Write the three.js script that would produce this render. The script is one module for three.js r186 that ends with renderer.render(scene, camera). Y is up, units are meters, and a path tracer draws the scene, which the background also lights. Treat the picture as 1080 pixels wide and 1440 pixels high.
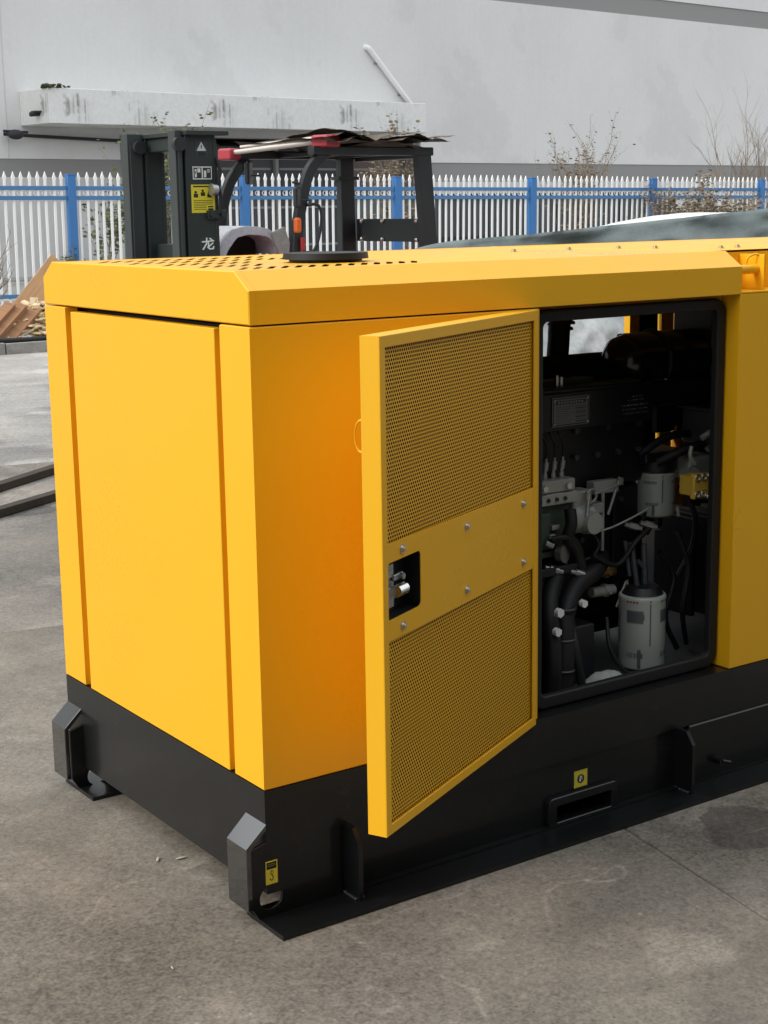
import * as THREE from 'three';
import { RoundedBoxGeometry } from 'three/addons/geometries/RoundedBoxGeometry.js';
import { mergeGeometries } from 'three/addons/utils/BufferGeometryUtils.js';

// ------------------------------------------------------------------ camera, sky, sun, exposure
const scene = new THREE.Scene();
const V = (x, y, z) => new THREE.Vector3(x, y, z);
const camera = new THREE.PerspectiveCamera(37.25, 3 / 4, 0.05, 400);
{
  const m = new THREE.Matrix4().makeBasis(V(0.820426, -0.015043, 0.571555), V(0.124551, 0.980349, -0.152982), V(-0.558022, 0.196698, 0.806177));
  camera.quaternion.setFromRotationMatrix(m);
  camera.position.set(-1.599881, 1.592198, 2.799201);
  camera.userData.fStop = 0;
  camera.updateMatrixWorld();
}
const renderer = new THREE.WebGLRenderer({ antialias: true });
renderer.setSize(768, 1024);
renderer.toneMapping = THREE.LinearToneMapping;
renderer.toneMappingExposure = 0.885;
renderer.shadowMap.enabled = true;
const SUN = V(-0.78, 0.58, -0.18).normalize();
{
  const w = 512, h = 256, d = new Float32Array(w * h * 4);
  for (let j = 0; j < h; j++) for (let i = 0; i < w; i++) {
    const ph = ((i + 0.5) / w - 0.5) * 2 * Math.PI, el = ((j + 0.5) / h - 0.5) * Math.PI;
    const dir = V(Math.cos(el) * Math.cos(ph), Math.sin(el), Math.cos(el) * Math.sin(ph));
    const c = Math.max(0, dir.dot(SUN)), up = Math.max(0, dir.y);
    const L = 1.10 + 0.75 * up, glow = 1.1 * Math.pow(c, 3) + 1.8 * Math.pow(c, 24);
    const k = (j * w + i) * 4, dn = dir.y < 0 ? 0.6 : 1;
    d[k] = (L * (0.95 - 0.10 * up) + glow * 1.0) * dn; d[k + 1] = (L * (0.98 - 0.06 * up) + glow * 0.97) * dn; d[k + 2] = (L * (1.02 - 0.04 * up) + glow * 0.90) * dn; d[k + 3] = 1;
  }
  const t = new THREE.DataTexture(d, w, h, THREE.RGBAFormat, THREE.FloatType);
  t.mapping = THREE.EquirectangularReflectionMapping; t.magFilter = t.minFilter = THREE.LinearFilter; t.needsUpdate = true;
  scene.background = t; scene.environment = t;
}
const sun = new THREE.DirectionalLight(new THREE.Color(1, 0.95, 0.87), 1.75);
sun.position.copy(SUN).multiplyScalar(40).add(V(4, 0, -6)); sun.target.position.set(4, 0, -6);
sun.castShadow = true; sun.shadow.radius = 22; sun.shadow.mapSize.set(4096, 4096);
Object.assign(sun.shadow.camera, { left: -40, right: 40, top: 40, bottom: -40, near: 1, far: 120 });
scene.add(sun, sun.target);

// ------------------------------------------------------------------ helpers
function rng(s) { return () => { s |= 0; s = s + 0x6D2B79F5 | 0; let t = Math.imul(s ^ s >>> 15, 1 | s); t = t + Math.imul(t ^ t >>> 7, 61 | t) ^ t; return ((t ^ t >>> 14) >>> 0) / 4294967296; }; }
const R = rng(7);
const rr = (a, b) => a + (b - a) * R();
const names = {};
function numbered(n) { const k = names[n] = (names[n] ?? -1) + 1; return k ? `${n}_${String(k).padStart(3, '0')}` : n; }
function tag(o, label, category, group, kind) {
  if (label) o.userData.label = label; if (category) o.userData.category = category;
  if (group) o.userData.group = group; if (kind) o.userData.kind = kind; return o;
}
function thing(name, label, category, group, pos = [0, 0, 0], ry = 0) {
  const g = new THREE.Group(); g.name = numbered(name); g.position.set(...pos); g.rotation.y = ry; scene.add(g);
  return tag(g, label, category, group);
}
const NI = g => { const o = g.index ? g.toNonIndexed() : g; for (const k of Object.keys(o.attributes)) if (!['position', 'normal', 'uv'].includes(k)) o.deleteAttribute(k); return o; };
function merged(gs) { return gs.length === undefined ? gs : gs.length === 1 ? gs[0] : mergeGeometries(gs.map(NI)); }
const SPLIT = new Set('battery_tray filter_head door_post inner_lining far_post centre_post hydraulic_line coolant_hose fuel_hose pipe thick_hose bolt_head primer_pump mast_crossbar lift_chain lift_carriage guard_bar red_end_cap post_bar wall plinth_stripe base_wall cable_clip intake_pipe filter_latch stud hinge far_wall roof_liner filter_bracket body_part guard_frame'.split(' '));
function part(parent, name, gs, mat, label, kind) {
  if (Array.isArray(gs) && gs.length > 1 && SPLIT.has(name)) return gs.map(g => part(parent, name, g, mat, label, kind))[0];
  const m = new THREE.Mesh(mat === M.yellow || mat === M.black || mat === M.blackGloss ? uvm(merged(gs), 1) : merged(gs), mat); m.name = parent === scene ? numbered(name) : numbered(name);
  m.castShadow = m.receiveShadow = true; parent.add(m);
  if (label) m.userData.label = label; if (kind) m.userData.kind = kind; return m;
}
// box between two corners
function bx(x0, x1, y0, y1, z0, z1, r = 0) {
  const w = x1 - x0, h = y1 - y0, d = z1 - z0;
  const g = r ? new RoundedBoxGeometry(w, h, d, 1, r) : new THREE.BoxGeometry(w, h, d);
  return g.translate((x0 + x1) / 2, (y0 + y1) / 2, (z0 + z1) / 2);
}
function rod(a, b, r0, r1 = r0, n = 12) {
  const A = V(...a), B = V(...b), L = A.distanceTo(B), g = new THREE.CylinderGeometry(r1, r0, L, n);
  g.translate(0, L / 2, 0); g.applyQuaternion(new THREE.Quaternion().setFromUnitVectors(V(0, 1, 0), B.clone().sub(A).normalize()));
  return g.translate(...a);
}
function hose(pts, r, n = 24, k = 10) { return new THREE.TubeGeometry(new THREE.CatmullRomCurve3(pts.map(p => V(...p))), n, r, k); }
function extr(pts, depth, bevel = 0, holes = []) {
  const s = new THREE.Shape(pts.map(p => new THREE.Vector2(...p)));
  for (const h of holes) s.holes.push(h);
  return new THREE.ExtrudeGeometry(s, { depth: depth - 2 * bevel, bevelEnabled: bevel > 0, bevelSize: bevel, bevelThickness: bevel, bevelOffset: -bevel, bevelSegments: 1, curveSegments: 20 }).translate(0, 0, bevel);
}
function rrect(x0, x1, y0, y1, r, Cls = THREE.Shape) {
  const s = new Cls(); s.moveTo(x0 + r, y0); s.lineTo(x1 - r, y0); s.absarc(x1 - r, y0 + r, r, -Math.PI / 2, 0); s.lineTo(x1, y1 - r); s.absarc(x1 - r, y1 - r, r, 0, Math.PI / 2);
  s.lineTo(x0 + r, y1); s.absarc(x0 + r, y1 - r, r, Math.PI / 2, Math.PI); s.lineTo(x0, y0 + r); s.absarc(x0 + r, y0 + r, r, Math.PI, Math.PI * 1.5); return s;
}
const circ = (x, y, r) => { const p = new THREE.Path(); p.absarc(x, y, r, 0, Math.PI * 2, true); return p; };
// polygon in (x,z) raised from y0 to y1
function plan(pts, y0, y1, bevel = 0) { return extr(pts.map(([x, z]) => [x, -z]), y1 - y0, bevel).rotateX(-Math.PI / 2).translate(0, y0, 0); }
// polygon in (z,y) run from x0 to x1
function run(pts, x0, x1, bevel = 0, holes = []) { return extr(pts.map(([z, y]) => [-z, y]), x1 - x0, bevel, holes).rotateY(Math.PI / 2).translate(x0, 0, 0); }
// uv in metres / s from the dominant normal
function uvm(g0, s = 1) {
  const g = NI(g0); const p = g.attributes.position, n = g.attributes.normal, uv = new Float32Array(p.count * 2);
  for (let i = 0; i < p.count; i++) {
    const ax = Math.abs(n.getX(i)), ay = Math.abs(n.getY(i)), az = Math.abs(n.getZ(i));
    const [u, v] = ay >= ax && ay >= az ? [p.getX(i), p.getZ(i)] : ax > az ? [p.getZ(i), p.getY(i)] : [p.getX(i), p.getY(i)];
    uv[i * 2] = u / s; uv[i * 2 + 1] = v / s;
  }
  g.setAttribute('uv', new THREE.BufferAttribute(uv, 2)); return g;
}
// ------------------------------------------------------------------ procedural textures
const P = new Uint16Array(65536); { const q = rng(11); for (let i = 0; i < 65536; i++) P[i] = q() * 65536; }
const hash = (i, j, s) => P[(P[(i + s * 977) & 65535] + j * 131) & 65535] / 65536;
function vn(x, y, per, s, perY = per) {           // value noise, periods per and perY
  const xi = Math.floor(x), yi = Math.floor(y), fx = x - xi, fy = y - yi, u = fx * fx * (3 - 2 * fx), v = fy * fy * (3 - 2 * fy);
  const w = (a, p) => ((a % p) + p) % p, x0 = w(xi, per), x1 = w(xi + 1, per), y0 = w(yi, perY), y1 = w(yi + 1, perY);
  const a = hash(x0, y0, s), b = hash(x1, y0, s), c = hash(x0, y1, s), d = hash(x1, y1, s);
  return a + (b - a) * u + (c - a) * v + (a - b - c + d) * u * v;
}
function fbm(u, v, f, oct, s, gain = 0.5) { let t = 0, a = 1, n = 0; for (let o = 0; o < oct; o++) { t += a * vn(u * f, v * f, f, s + o); n += a; a *= gain; f *= 2; } return t / n; }
const sm = (a, b, x) => { const t = Math.min(1, Math.max(0, (x - a) / (b - a))); return t * t * (3 - 2 * t); };
const toS = c => 255 * (c <= 0.0031308 ? 12.92 * c : 1.055 * Math.pow(Math.min(1, Math.max(0, c)), 1 / 2.4) - 0.055);
function tex(n, fn, srgb = true) {
  const d = new Uint8Array(n * n * 4);
  for (let j = 0; j < n; j++) for (let i = 0; i < n; i++) {
    const c = fn(i / n, j / n), k = (j * n + i) * 4;
    for (let q = 0; q < 3; q++) d[k + q] = srgb ? toS(c[q] ?? c) : Math.max(0, Math.min(255, (c[q] ?? c) * 255));
    d[k + 3] = 255;
  }
  const t = new THREE.DataTexture(d, n, n); t.wrapS = t.wrapT = THREE.RepeatWrapping; t.magFilter = THREE.LinearFilter; t.minFilter = THREE.LinearMipmapLinearFilter; t.generateMipmaps = true;
  if (srgb) t.colorSpace = THREE.SRGBColorSpace; t.needsUpdate = true; return t;
}
function canvasTex(w, h, draw) {
  const c = document.createElement('canvas'); c.width = w; c.height = h; const x = c.getContext('2d'); draw(x, w, h);
  const t = new THREE.CanvasTexture(c); t.colorSpace = THREE.SRGBColorSpace; return t;
}
const lin = (r, g, b) => new THREE.Color().setRGB(r, g, b);
const std = (c, rough = 0.6, metal = 0, o = {}) => new THREE.MeshStandardMaterial({ color: Array.isArray(c) ? lin(...c) : c, roughness: rough, metalness: metal, ...o });
const grain = tex(512, (u, v) => 0.5 + 0.5 * (fbm(u, v, 64, 3, 3) - 0.5) + 0.3 * (fbm(u, v, 4, 4, 5) - 0.5), false);
const smudge = tex(512, (u, v) => 0.42 + 0.5 * (fbm(u, v, 4, 5, 21) - 0.4) + 0.15 * (fbm(u, v, 128, 1, 22) - 0.5), false);
const ripple = (() => { const n = 512, d = new Float32Array(n * n * 4); for (let j = 0; j < n; j++) for (let i = 0; i < n; i++) { const u = i / n, v = j / n, t = 0.5 + 0.8 * (fbm(u, v, 3, 2, 31) - 0.5) + 0.012 * (fbm(u, v, 128, 2, 33) - 0.5), k = (j * n + i) * 4; d[k] = d[k + 1] = d[k + 2] = t; d[k + 3] = 1; }
  const t = new THREE.DataTexture(d, n, n, THREE.RGBAFormat, THREE.FloatType); t.wrapS = t.wrapT = THREE.RepeatWrapping; t.magFilter = t.minFilter = THREE.LinearFilter; t.needsUpdate = true; return t; })();
const scuff = tex(512, (u, v) => { const a = fbm(u, v, 5, 5, 41), b = sm(0.60, 0.72, fbm(u, v, 14, 4, 43, 0.6)), g = fbm(u, v, 128, 2, 45), l = sm(0.010, 0.0, Math.abs(fbm(u, v * 1, 9, 3, 47) - 0.5)) * sm(0.5, 0.65, a); const t = 0.0052 * (1 + 0.5 * (a - 0.5) + 0.4 * (g - 0.5) + 0.35 * b + 1.2 * l); return [t, t * 1.08, t * 1.16]; });
// concrete yard, near (darker, patchy stains), far (paler): brightness fade put into the colour
function concrete(seed, base, con, stain, warm, marks) {
  return (u, v) => {
    const a = fbm(u, v, 3, 5, seed), b = fbm(u, v, 9, 5, seed + 8, 0.6), c = fbm(u, v, 400, 2, seed + 16, 0.7), e = fbm(u, v, 30, 4, seed + 24);
    const fr = vn(u * 1000, v * 1000, 1000, seed + 60) - 0.5;
    let t = base * (1 + con * ((a - 0.5) * 0.8 + (b - 0.5) * 0.65 + (e - 0.5) * 0.4) + 0.50 * (c - 0.5) + 0.55 * fr);
    const st = sm(0.57, 0.66, fbm(u, v, 5, 5, seed + 40, 0.55)); t *= 1 - stain * st;
    const pale = sm(0.62, 0.74, fbm(u, v, 14, 4, seed + 50, 0.6)); t *= 1 + 0.28 * pale;
    const sp = hash(Math.floor(u * 900), Math.floor(v * 900), seed + 3); if (sp > 0.998) t *= 1.5; else if (sp < 0.003) t *= 0.55;
    const sc = Math.abs(fbm(u, v, 11, 3, seed + 70) - 0.5), sc2 = sm(0.55, 0.7, fbm(u, v, 4, 3, seed + 75)); t *= 1 + 0.30 * sc2 * sm(0.012, 0.0, sc);
    if (marks) {                       // damp oil stain and a pale scraped ring near the skid
      const X = u * 4.7, Z = v * 4.7, wob = 0.09 * (fbm(u, v, 40, 4, seed + 90) - 0.5);
      const dr = Math.hypot((X - 1.27) * 0.85, Z - 0.27) + wob * 1.5; t *= 1 - 0.45 * sm(0.125, 0.10, dr);
      const d2 = Math.hypot((X - 1.40) * 1.0, Z - 0.52) + wob * 2; t *= 1 - 0.30 * sm(0.07, 0.05, d2);
      const rg = Math.abs(Math.hypot((X - 0.79) * 0.8, (Z - 0.27) * 1.3) - 0.045 + wob * 0.6); t *= 1 + 0.75 * sm(0.012, 0.0, rg) * sm(0.35, 0.6, fbm(u, v, 120, 2, seed + 91));
      const ck = Math.abs(Z - 0.33 - 0.10 * (X - 1.4) - wob * 0.3); t *= 1 + 0.7 * sm(0.006, 0, ck) * sm(1.22, 1.3, X) * sm(1.62, 1.5, X);
    }
    const k = warm + 0.05 * (b - 0.5);
    return [t * (1 + k), t, t * (1 - k * 1.25)];
  };
}
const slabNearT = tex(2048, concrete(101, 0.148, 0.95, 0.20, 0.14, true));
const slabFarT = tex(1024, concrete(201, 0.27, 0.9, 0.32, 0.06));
const plasterT = tex(1024, (u, v) => {
  const a = fbm(u, v, 4, 6, 301, 0.55), b = fbm(u, v, 2, 3, 315), g = fbm(u, v, 128, 2, 340), p = sm(0.55, 0.66, fbm(u, v, 5, 5, 320, 0.6));
  const st = vn(u * 130, v * 5, 130, 350, 5) * vn(u * 30, v * 3, 30, 351, 3);
  const t = 0.675 * (1 + 0.12 * (a - 0.5) + 0.12 * (b - 0.5) + 0.05 * (g - 0.5) - 0.03 * st - 0.06 * p); return [t * 1.01, t, t * 0.985];
});
const stainT = tex(1024, (u, v) => {     // weathered canopy edge: grey runs of dirt
  const st = sm(0.5, 0.85, vn(u * 110, v * 2, 110, 401, 2) * 0.6 + vn(u * 30, v * 2, 30, 402, 2) * 0.55), g = fbm(u, v, 64, 3, 410), p = sm(0.48, 0.62, fbm(u, v, 6, 5, 420));
  const t = 0.74 * (1 - 0.5 * st * p - 0.10 * p + 0.14 * (g - 0.5)); return [t, t, t * 0.97];
});
const rustT = tex(512, (u, v) => { const a = fbm(u, v, 6, 5, 501), g = fbm(u, v, 90, 2, 502); const t = 0.8 + 0.6 * (g - 0.5); return [(0.028 + 0.03 * a) * t, (0.022 + 0.015 * a) * t, 0.02 * t]; });
const woodT = tex(512, (u, v) => { const a = fbm(u, v, 4, 4, 601), g = vn(u * 5, v * 120, 5, 602, 120); const t = 0.75 + 0.3 * a + 0.25 * g; return [0.40 * t, 0.25 * t, 0.14 * t]; });
const clothT = tex(512, (u, v) => { const a = fbm(u, v, 6, 5, 701), g = fbm(u, v, 80, 2, 702); const t = 0.8 + 0.5 * (a - 0.5) + 0.25 * (g - 0.5); return [t, t, t]; });
const barkT = tex(512, (u, v) => { const a = fbm(u, v, 5, 4, 801), g = vn(u * 6, v * 60, 6, 802, 60) * 0.6 + vn(u * 12, v * 160, 12, 803, 160) * 0.4; const t = 0.4 + 0.9 * g * a + 0.25 * a; return [0.12 * t, 0.09 * t, 0.065 * t]; });

const M = {};
M.yellow = new THREE.MeshPhysicalMaterial({ color: lin(0.86, 0.442, 0.011), roughness: 0.85, roughnessMap: smudge, bumpMap: ripple, bumpScale: 0.0007, clearcoat: 0.06, specularIntensity: 0.7, clearcoatRoughness: 0.3 });
M.black = new THREE.MeshPhysicalMaterial({ color: lin(1, 1, 1), map: scuff, roughness: 0.42, specularIntensity: 0.6, bumpMap: grain, bumpScale: 0.00006, clearcoat: 0.45, clearcoatRoughness: 0.12 });
M.blackGloss = new THREE.MeshPhysicalMaterial({ color: lin(0.009, 0.010, 0.011), roughness: 0.12, ior: 1.9, clearcoat: 1, clearcoatRoughness: 0.04 });
M.rubber = std([0.0045, 0.0045, 0.005], 0.6);
M.engine = std([0.006, 0.007, 0.010], 0.45, 0, { bumpMap: grain, bumpScale: 0.0006 });
M.castGreen = std([0.06, 0.085, 0.06], 0.55, 0.2, { bumpMap: grain, bumpScale: 0.0006 });
M.alu = std([0.42, 0.42, 0.41], 0.38, 0.85, { bumpMap: grain, bumpScale: 0.0003 });
M.zinc = std([0.62, 0.60, 0.55], 0.3, 1);
M.chrome = std([0.8, 0.8, 0.8], 0.15, 1);
M.brass = std([0.45, 0.30, 0.13], 0.35, 1);
M.white = std([0.8, 0.8, 0.78], 0.45);
M.picket = std([0.90, 0.90, 0.88], 0.4);
M.blue = std([0.05, 0.185, 0.45], 0.42, 0, { bumpMap: grain, bumpScale: 0.0003 });
M.blueGrey = std([0.07, 0.20, 0.40], 0.5);
M.plaster = std([1, 1, 1], 0.92, 0, { map: plasterT });
M.stripe = std([0.27, 0.265, 0.26], 0.9, 0, { bumpMap: grain, bumpScale: 0.002 });
M.lowWall = std([0.86, 0.85, 0.85], 0.9, 0, { map: plasterT });
M.canopyEdge = std([1, 1, 1], 0.92, 0, { map: stainT });
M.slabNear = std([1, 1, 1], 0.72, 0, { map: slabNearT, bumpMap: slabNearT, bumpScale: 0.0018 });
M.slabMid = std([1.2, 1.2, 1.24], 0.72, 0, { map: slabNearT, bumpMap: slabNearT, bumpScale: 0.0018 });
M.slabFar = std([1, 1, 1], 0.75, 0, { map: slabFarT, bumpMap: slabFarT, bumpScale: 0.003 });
M.dirt = std([0.10, 0.09, 0.075], 0.95);
M.mast = std([0.016, 0.024, 0.023], 0.5, 0, { bumpMap: grain, bumpScale: 0.0004 });
M.guard = std([0.018, 0.020, 0.022], 0.42);
M.red = std([0.40, 0.035, 0.05], 0.45);
M.bark = std([1, 1, 1], 0.9, 0, { map: barkT, side: THREE.DoubleSide });
M.wood = std([1, 1, 1], 0.85, 0, { map: woodT });
M.redWood = std([0.74, 0.60, 0.52], 0.85, 0, { map: woodT });
M.tarpDark = std([0.16, 0.195, 0.185], 0.45, 0, { map: clothT, side: THREE.DoubleSide });
M.tarpSilver = std([0.46, 0.475, 0.475], 0.42, 0.1, { map: clothT, side: THREE.DoubleSide });
M.rust = std([1, 1, 1], 0.85, 0, { map: rustT });
M.twig = std([0.22, 0.18, 0.14], 0.9);
M.leafDry = std([0.22, 0.17, 0.11], 0.8, 0, { side: THREE.DoubleSide });
M.leaf = std([0.11, 0.14, 0.05], 0.7, 0, { side: THREE.DoubleSide });
M.dark = std([0.03, 0.03, 0.034], 0.8);

// ------------------------------------------------------------------ ground
const ground = new THREE.Group(); ground.name = 'ground'; tag(ground, 'grey concrete yard of large slabs, toned darker in the near rows, oil stained by the skid', null, null, 'structure'); scene.add(ground);
{
  part(ground, 'subsoil', uvm(new THREE.PlaneGeometry(400, 400).rotateX(-Math.PI / 2).translate(20, -0.03, -20), 3), M.dirt);
  const A = 0.176, cu = [Math.cos(A), Math.sin(A)], cv = [-Math.sin(A), Math.cos(A)], S = 4, gap = 0.0017;
  const yard = new THREE.Group(); yard.name = 'concrete_yard'; ground.add(yard);
  for (let i = -4; i < 13; i++) for (let j = -3; j < 4; j++) {
    const u0 = 1.017 + S * i + gap, u1 = u0 + S - 2 * gap, v1 = 1.26 + S * j - gap, v0 = v1 - S + 2 * gap;
    const pts = [[u0, v0], [u1, v0], [u1, v1], [u0, v1]].map(([u, v]) => [u * cu[0] + v * cv[0], u * cu[1] + v * cv[1]]);
    const dy = -0.0015 * R() * (Math.abs(i) + Math.abs(j) > 1 ? 1 : 0);
    part(yard, 'concrete_slab', uvm(plan(pts, -0.12, dy, 0.003), j >= 0 ? 4.7 : j === -1 ? 5.3 : 7.3), j >= 0 ? M.slabNear : j === -1 ? M.slabMid : M.slabFar);  // slab tone steps by row, standing in for the yard's brightness fade
  }
  // raised strip with kerb at the far side of the yard
  const kerb = thing('kerb', 'low weathered concrete kerb in front of the rubbish heap', 'kerb'); kerb.userData.kind = 'structure';
  for (let k = 0; k < 30; k++) part(kerb, 'kerb_stone', uvm(bx(-6 + k * 1.2, -6 + k * 1.2 + 1.19, -0.1, 0.13 + rr(-0.006, 0.006), -14.2, -14.0, 0.012), 2), M.slabFar);
  const strip = part(scene, 'verge', uvm(bx(-30, 60, -0.1, 0.11, -45, -14.21), 5), M.slabFar); tag(strip, 'pale concrete strip between the kerb and the factory wall', null, null, 'structure');
}
// ------------------------------------------------------------------ factory building behind the fence
{
  const b = thing('factory_building', 'grey plastered factory wall with dark stripes and a concrete canopy', 'building', null, [11.61, 0, -31.57], 0.1);
  const X0 = -40, X1 = 75;
  // wall left and right of the doorway below the canopy (local x 3.2 to 13.0), then above it
  part(b, 'wall', [uvm(bx(X0, 3.2, 2.82, 7.42, -0.6, 0), 9), uvm(bx(3.2, 13, 3.4, 7.42, -0.6, 0), 9), uvm(bx(13, X1, 2.82, 7.42, -0.6, 0), 9)], M.plaster);
  part(b, 'upper_wall', uvm(bx(X0, X1, 7.98, 16, -0.6, 0), 9), M.plaster);
  part(b, 'dark_stripe', [uvm(bx(X0, X1, 7.42, 7.98, -0.6, -0.03), 2)], M.stripe, 'dark grey horizontal stripe high on the wall');
  part(b, 'plinth_stripe', [uvm(bx(X0, 3.2, 2.40, 2.82, -0.6, -0.02), 2), uvm(bx(13, X1, 2.28, 2.82, -0.6, -0.02), 2)], M.stripe, 'dark grey stripe just above the fence');
  part(b, 'base_wall', [uvm(bx(X0, 3.2, 0, 2.40, -0.6, 0.0), 7), uvm(bx(13, X1, 0, 2.28, -0.6, 0.0), 7)], M.lowWall);
  part(b, 'wall_joint', uvm(bx(0.235, 0.25, 2.83, 7.4, 0, 0.012), 2), M.lowWall);
  const dw = part(b, 'doorway', [bx(3.2, 13, 0, 3.4, -3.2, -3.0), bx(3.0, 3.2, 0, 3.4, -3.2, -0.6), bx(13, 13.2, 0, 3.4, -3.2, -0.6), bx(3.2, 13, 3.4, 3.6, -3.2, -0.6)], M.stripe);
  for (let k = 0; k < 4; k++) { const d = part(b, 'shutter_door', uvm(bx(3.5 + k * 2.35, 5.75 + k * 2.35, 0, 3.2, -0.5, -0.42), 2), k === 3 ? M.brownDoor ??= std([0.14, 0.10, 0.09], 0.8) : std([0.05 + 0.025 * (k % 2), 0.055 + 0.02 * (k % 2), 0.062 + 0.02 * (k % 2)], 0.7)); for (let q = 0; q < 3; q++) part(d, 'rail', bx(3.6 + k * 2.35, 5.65 + k * 2.35, 0.6 + q, 0.66 + q, -0.42, -0.4), M.stripe); }
  part(b, 'door_post', [bx(3.2, 3.5, 0, 3.4, -0.6, -0.1), bx(5.75, 5.85, 0, 3.4, -0.6, -0.3), bx(8.1, 8.2, 0, 3.4, -0.6, -0.3), bx(10.45, 10.55, 0, 3.4, -0.6, -0.3), bx(12.8, 13, 0, 3.4, -0.6, -0.1)], M.stripe);
  const cn = part(b, 'canopy_slab', uvm(bx(0.6, 12.0, 3.55, 4.33, 0, 1.35, 0.02), 4), M.canopyEdge, 'white concrete canopy with grey dirt runs');
  part(cn, 'drain_spout', [rod([0.61, 3.78, 0.9], [0.37, 3.76, 0.9], 0.05), bx(0.45, 0.61, 3.8, 3.84, 0.78, 1.02)], M.dark);
  part(cn, 'moss', (() => { const q = rng(5), o = []; for (let k = 0; k < 60; k++) { const s = 0.02 + q() * 0.05; o.push(new THREE.IcosahedronGeometry(s, 0).scale(1, 0.6, 1).translate(0.57 + q() * q() * 0.7, 4.33 + q() * 0.07, 1.15 + q() * 0.25)); } return o; })(), std([0.05, 0.06, 0.025], 0.95), null, 'stuff');
  part(b, 'conduit', hose([[0.1, 3.36, 0.12], [1.5, 3.31, 0.1], [4, 3.24, 0.1], [6, 3.2, 0.1]], 0.04), M.dark);
  const lamp = part(b, 'wall_lamp', [rod([0.25, 3.4, 0], [0.25, 3.42, 0.35], 0.04), new THREE.SphereGeometry(0.16, 12, 8).scale(1.2, 0.7, 1).translate(0.25, 3.34, 0.4), rod([0.0, 3.42, 0.3], [0.6, 3.40, 0.3], 0.03)], M.dark);
  // bent white drain pipe above the canopy
  part(b, 'white_pipe', hose([[11.0, 5.86, -0.05], [11.05, 5.84, 0.07], [11.2, 5.70, 0.08], [11.9, 5.03, 0.08], [12.60, 4.36, 0.08]], 0.075, 40), M.white, 'slanting white pipe above the canopy');
  part(b, 'pipe_bracket', [bx(11.30, 11.5, 5.42, 5.46, 0, 0.05), bx(12.15, 12.35, 4.62, 4.66, 0, 0.05)], M.stripe);
  part(b, 'roof', bx(X0, X1, 16, 16.3, -14, 0.2), M.stripe); part(b, 'rear_wall', [bx(X0, X1, 0, 16, -14, -13.6), bx(X0, X0 + 0.4, 0, 16, -13.6, -0.6), bx(X1 - 0.4, X1, 0, 16, -13.6, -0.6)], M.lowWall);
}
// unseen building added across the yard to take sky from the generator's shaded side
{
  const w = thing('added_sky_blocker', 'unseen dark building added across the yard to cut sky light on the generator side', 'building', null, [0, 0, 7.5]);
  part(w, 'wall', [bx(-14, -3.2, 0, 7.6, 0, 0.3), bx(5.2, 34, 0, 7.6, 0, 0.3), bx(-3.2, 5.2, 5.2, 7.6, 0, 0.3)], std([0.22, 0.22, 0.22], 0.9));
  part(w, 'roof', bx(-14.4, 34.4, 7.6, 7.9, -1.0, 16), M.dark);
  part(w, 'back_wall', [bx(-14, 34, 0, 7.6, 15, 15.3), bx(-14, -13.7, 0, 7.6, 0.3, 15), bx(33.7, 34, 0, 7.6, 0.3, 15)], M.dark);
  part(w, 'blocker_frame', [bx(-3.35, -3.2, 0, 5.2, -0.08, 0.3), bx(5.2, 5.35, 0, 5.2, -0.08, 0.3), bx(-3.35, 5.35, 5.2, 5.4, -0.08, 0)], M.mast);
}
// ------------------------------------------------------------------ fence
{
  const f = thing('picket_fence', 'white pointed picket fence with blue posts and rails', 'fence', null, [8.125, 0.09, -19.634]);
  f.rotation.set(0, -0.031, -0.008, 'YXZ');
  const S = 3.021;
  const pk = extr([[-0.021, 0], [0.021, 0], [0.021, 1.93], [0.032, 1.97], [0, 2.06], [-0.032, 1.97], [-0.021, 1.93]], 0.022, 0.004).translate(0, 0.05, -0.011);
  const post = [bx(-0.066, 0.066, 0, 2.06, -0.066, 0.066, 0.008), bx(-0.072, 0.072, 2.06, 2.075, -0.072, 0.072, 0.004)];
  const postG = merged(post), railG = bx(0.075, S - 0.075, -0.03, 0.03, -0.03, 0.03, 0.004);
  const zig = (() => { const o = []; for (let k = 0; k < 22; k++) { const x = 0.11 + k * 0.1305; o.push(new THREE.TorusGeometry(0.036, 0.009, 5, 10).translate(x + 0.0, 0, 0)); } return merged(o); })();
  for (let k = -3; k < 7; k++) {
    const pm = part(f, 'post', postG, M.blue); pm.position.x = k * S;
    for (const y of [1.865, 1.715, 0.24]) { const r = part(f, 'rail', railG, M.blueGrey); r.position.set(k * S, y, 0); }
    const z = part(f, 'ring_strip', zig, M.picket, null, 'stuff'); z.position.set(k * S, 1.79, 0);
    for (let q = 0; q < 22; q++) { const p = part(f, 'picket', pk, M.picket); p.position.set(k * S + 0.14 + q * 0.1305, rr(-0.008, 0.008), 0); p.rotation.z = rr(-0.006, 0.006); }
  }
  part(f, 'post', postG, M.blue).position.x = 7 * S;
}
// dark storage container behind the fence
{
  const c = thing('storage_container', 'dark grey blue shed behind the right half of the fence', 'container', null, [17.2, 0.11, -23.2], 0.06);
  part(c, 'body', [bx(0, 8.2, 0, 1.66, -2.4, 0, 0.02)], std([0.06, 0.068, 0.075], 0.6));
  for (let k = 0; k < 20; k++) part(c, 'rib', bx(0.1 + k * 0.41, 0.26 + k * 0.41, 0.1, 1.56, 0, 0.035), std([0.07, 0.078, 0.085], 0.6));
  part(c, 'top_rail', bx(-0.02, 8.22, 1.66, 1.74, -2.42, 0.05), M.guard); part(c, 'side_rail', bx(0, 8.2, 0.78, 0.84, 0.035, 0.06), M.guard);
}
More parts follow.
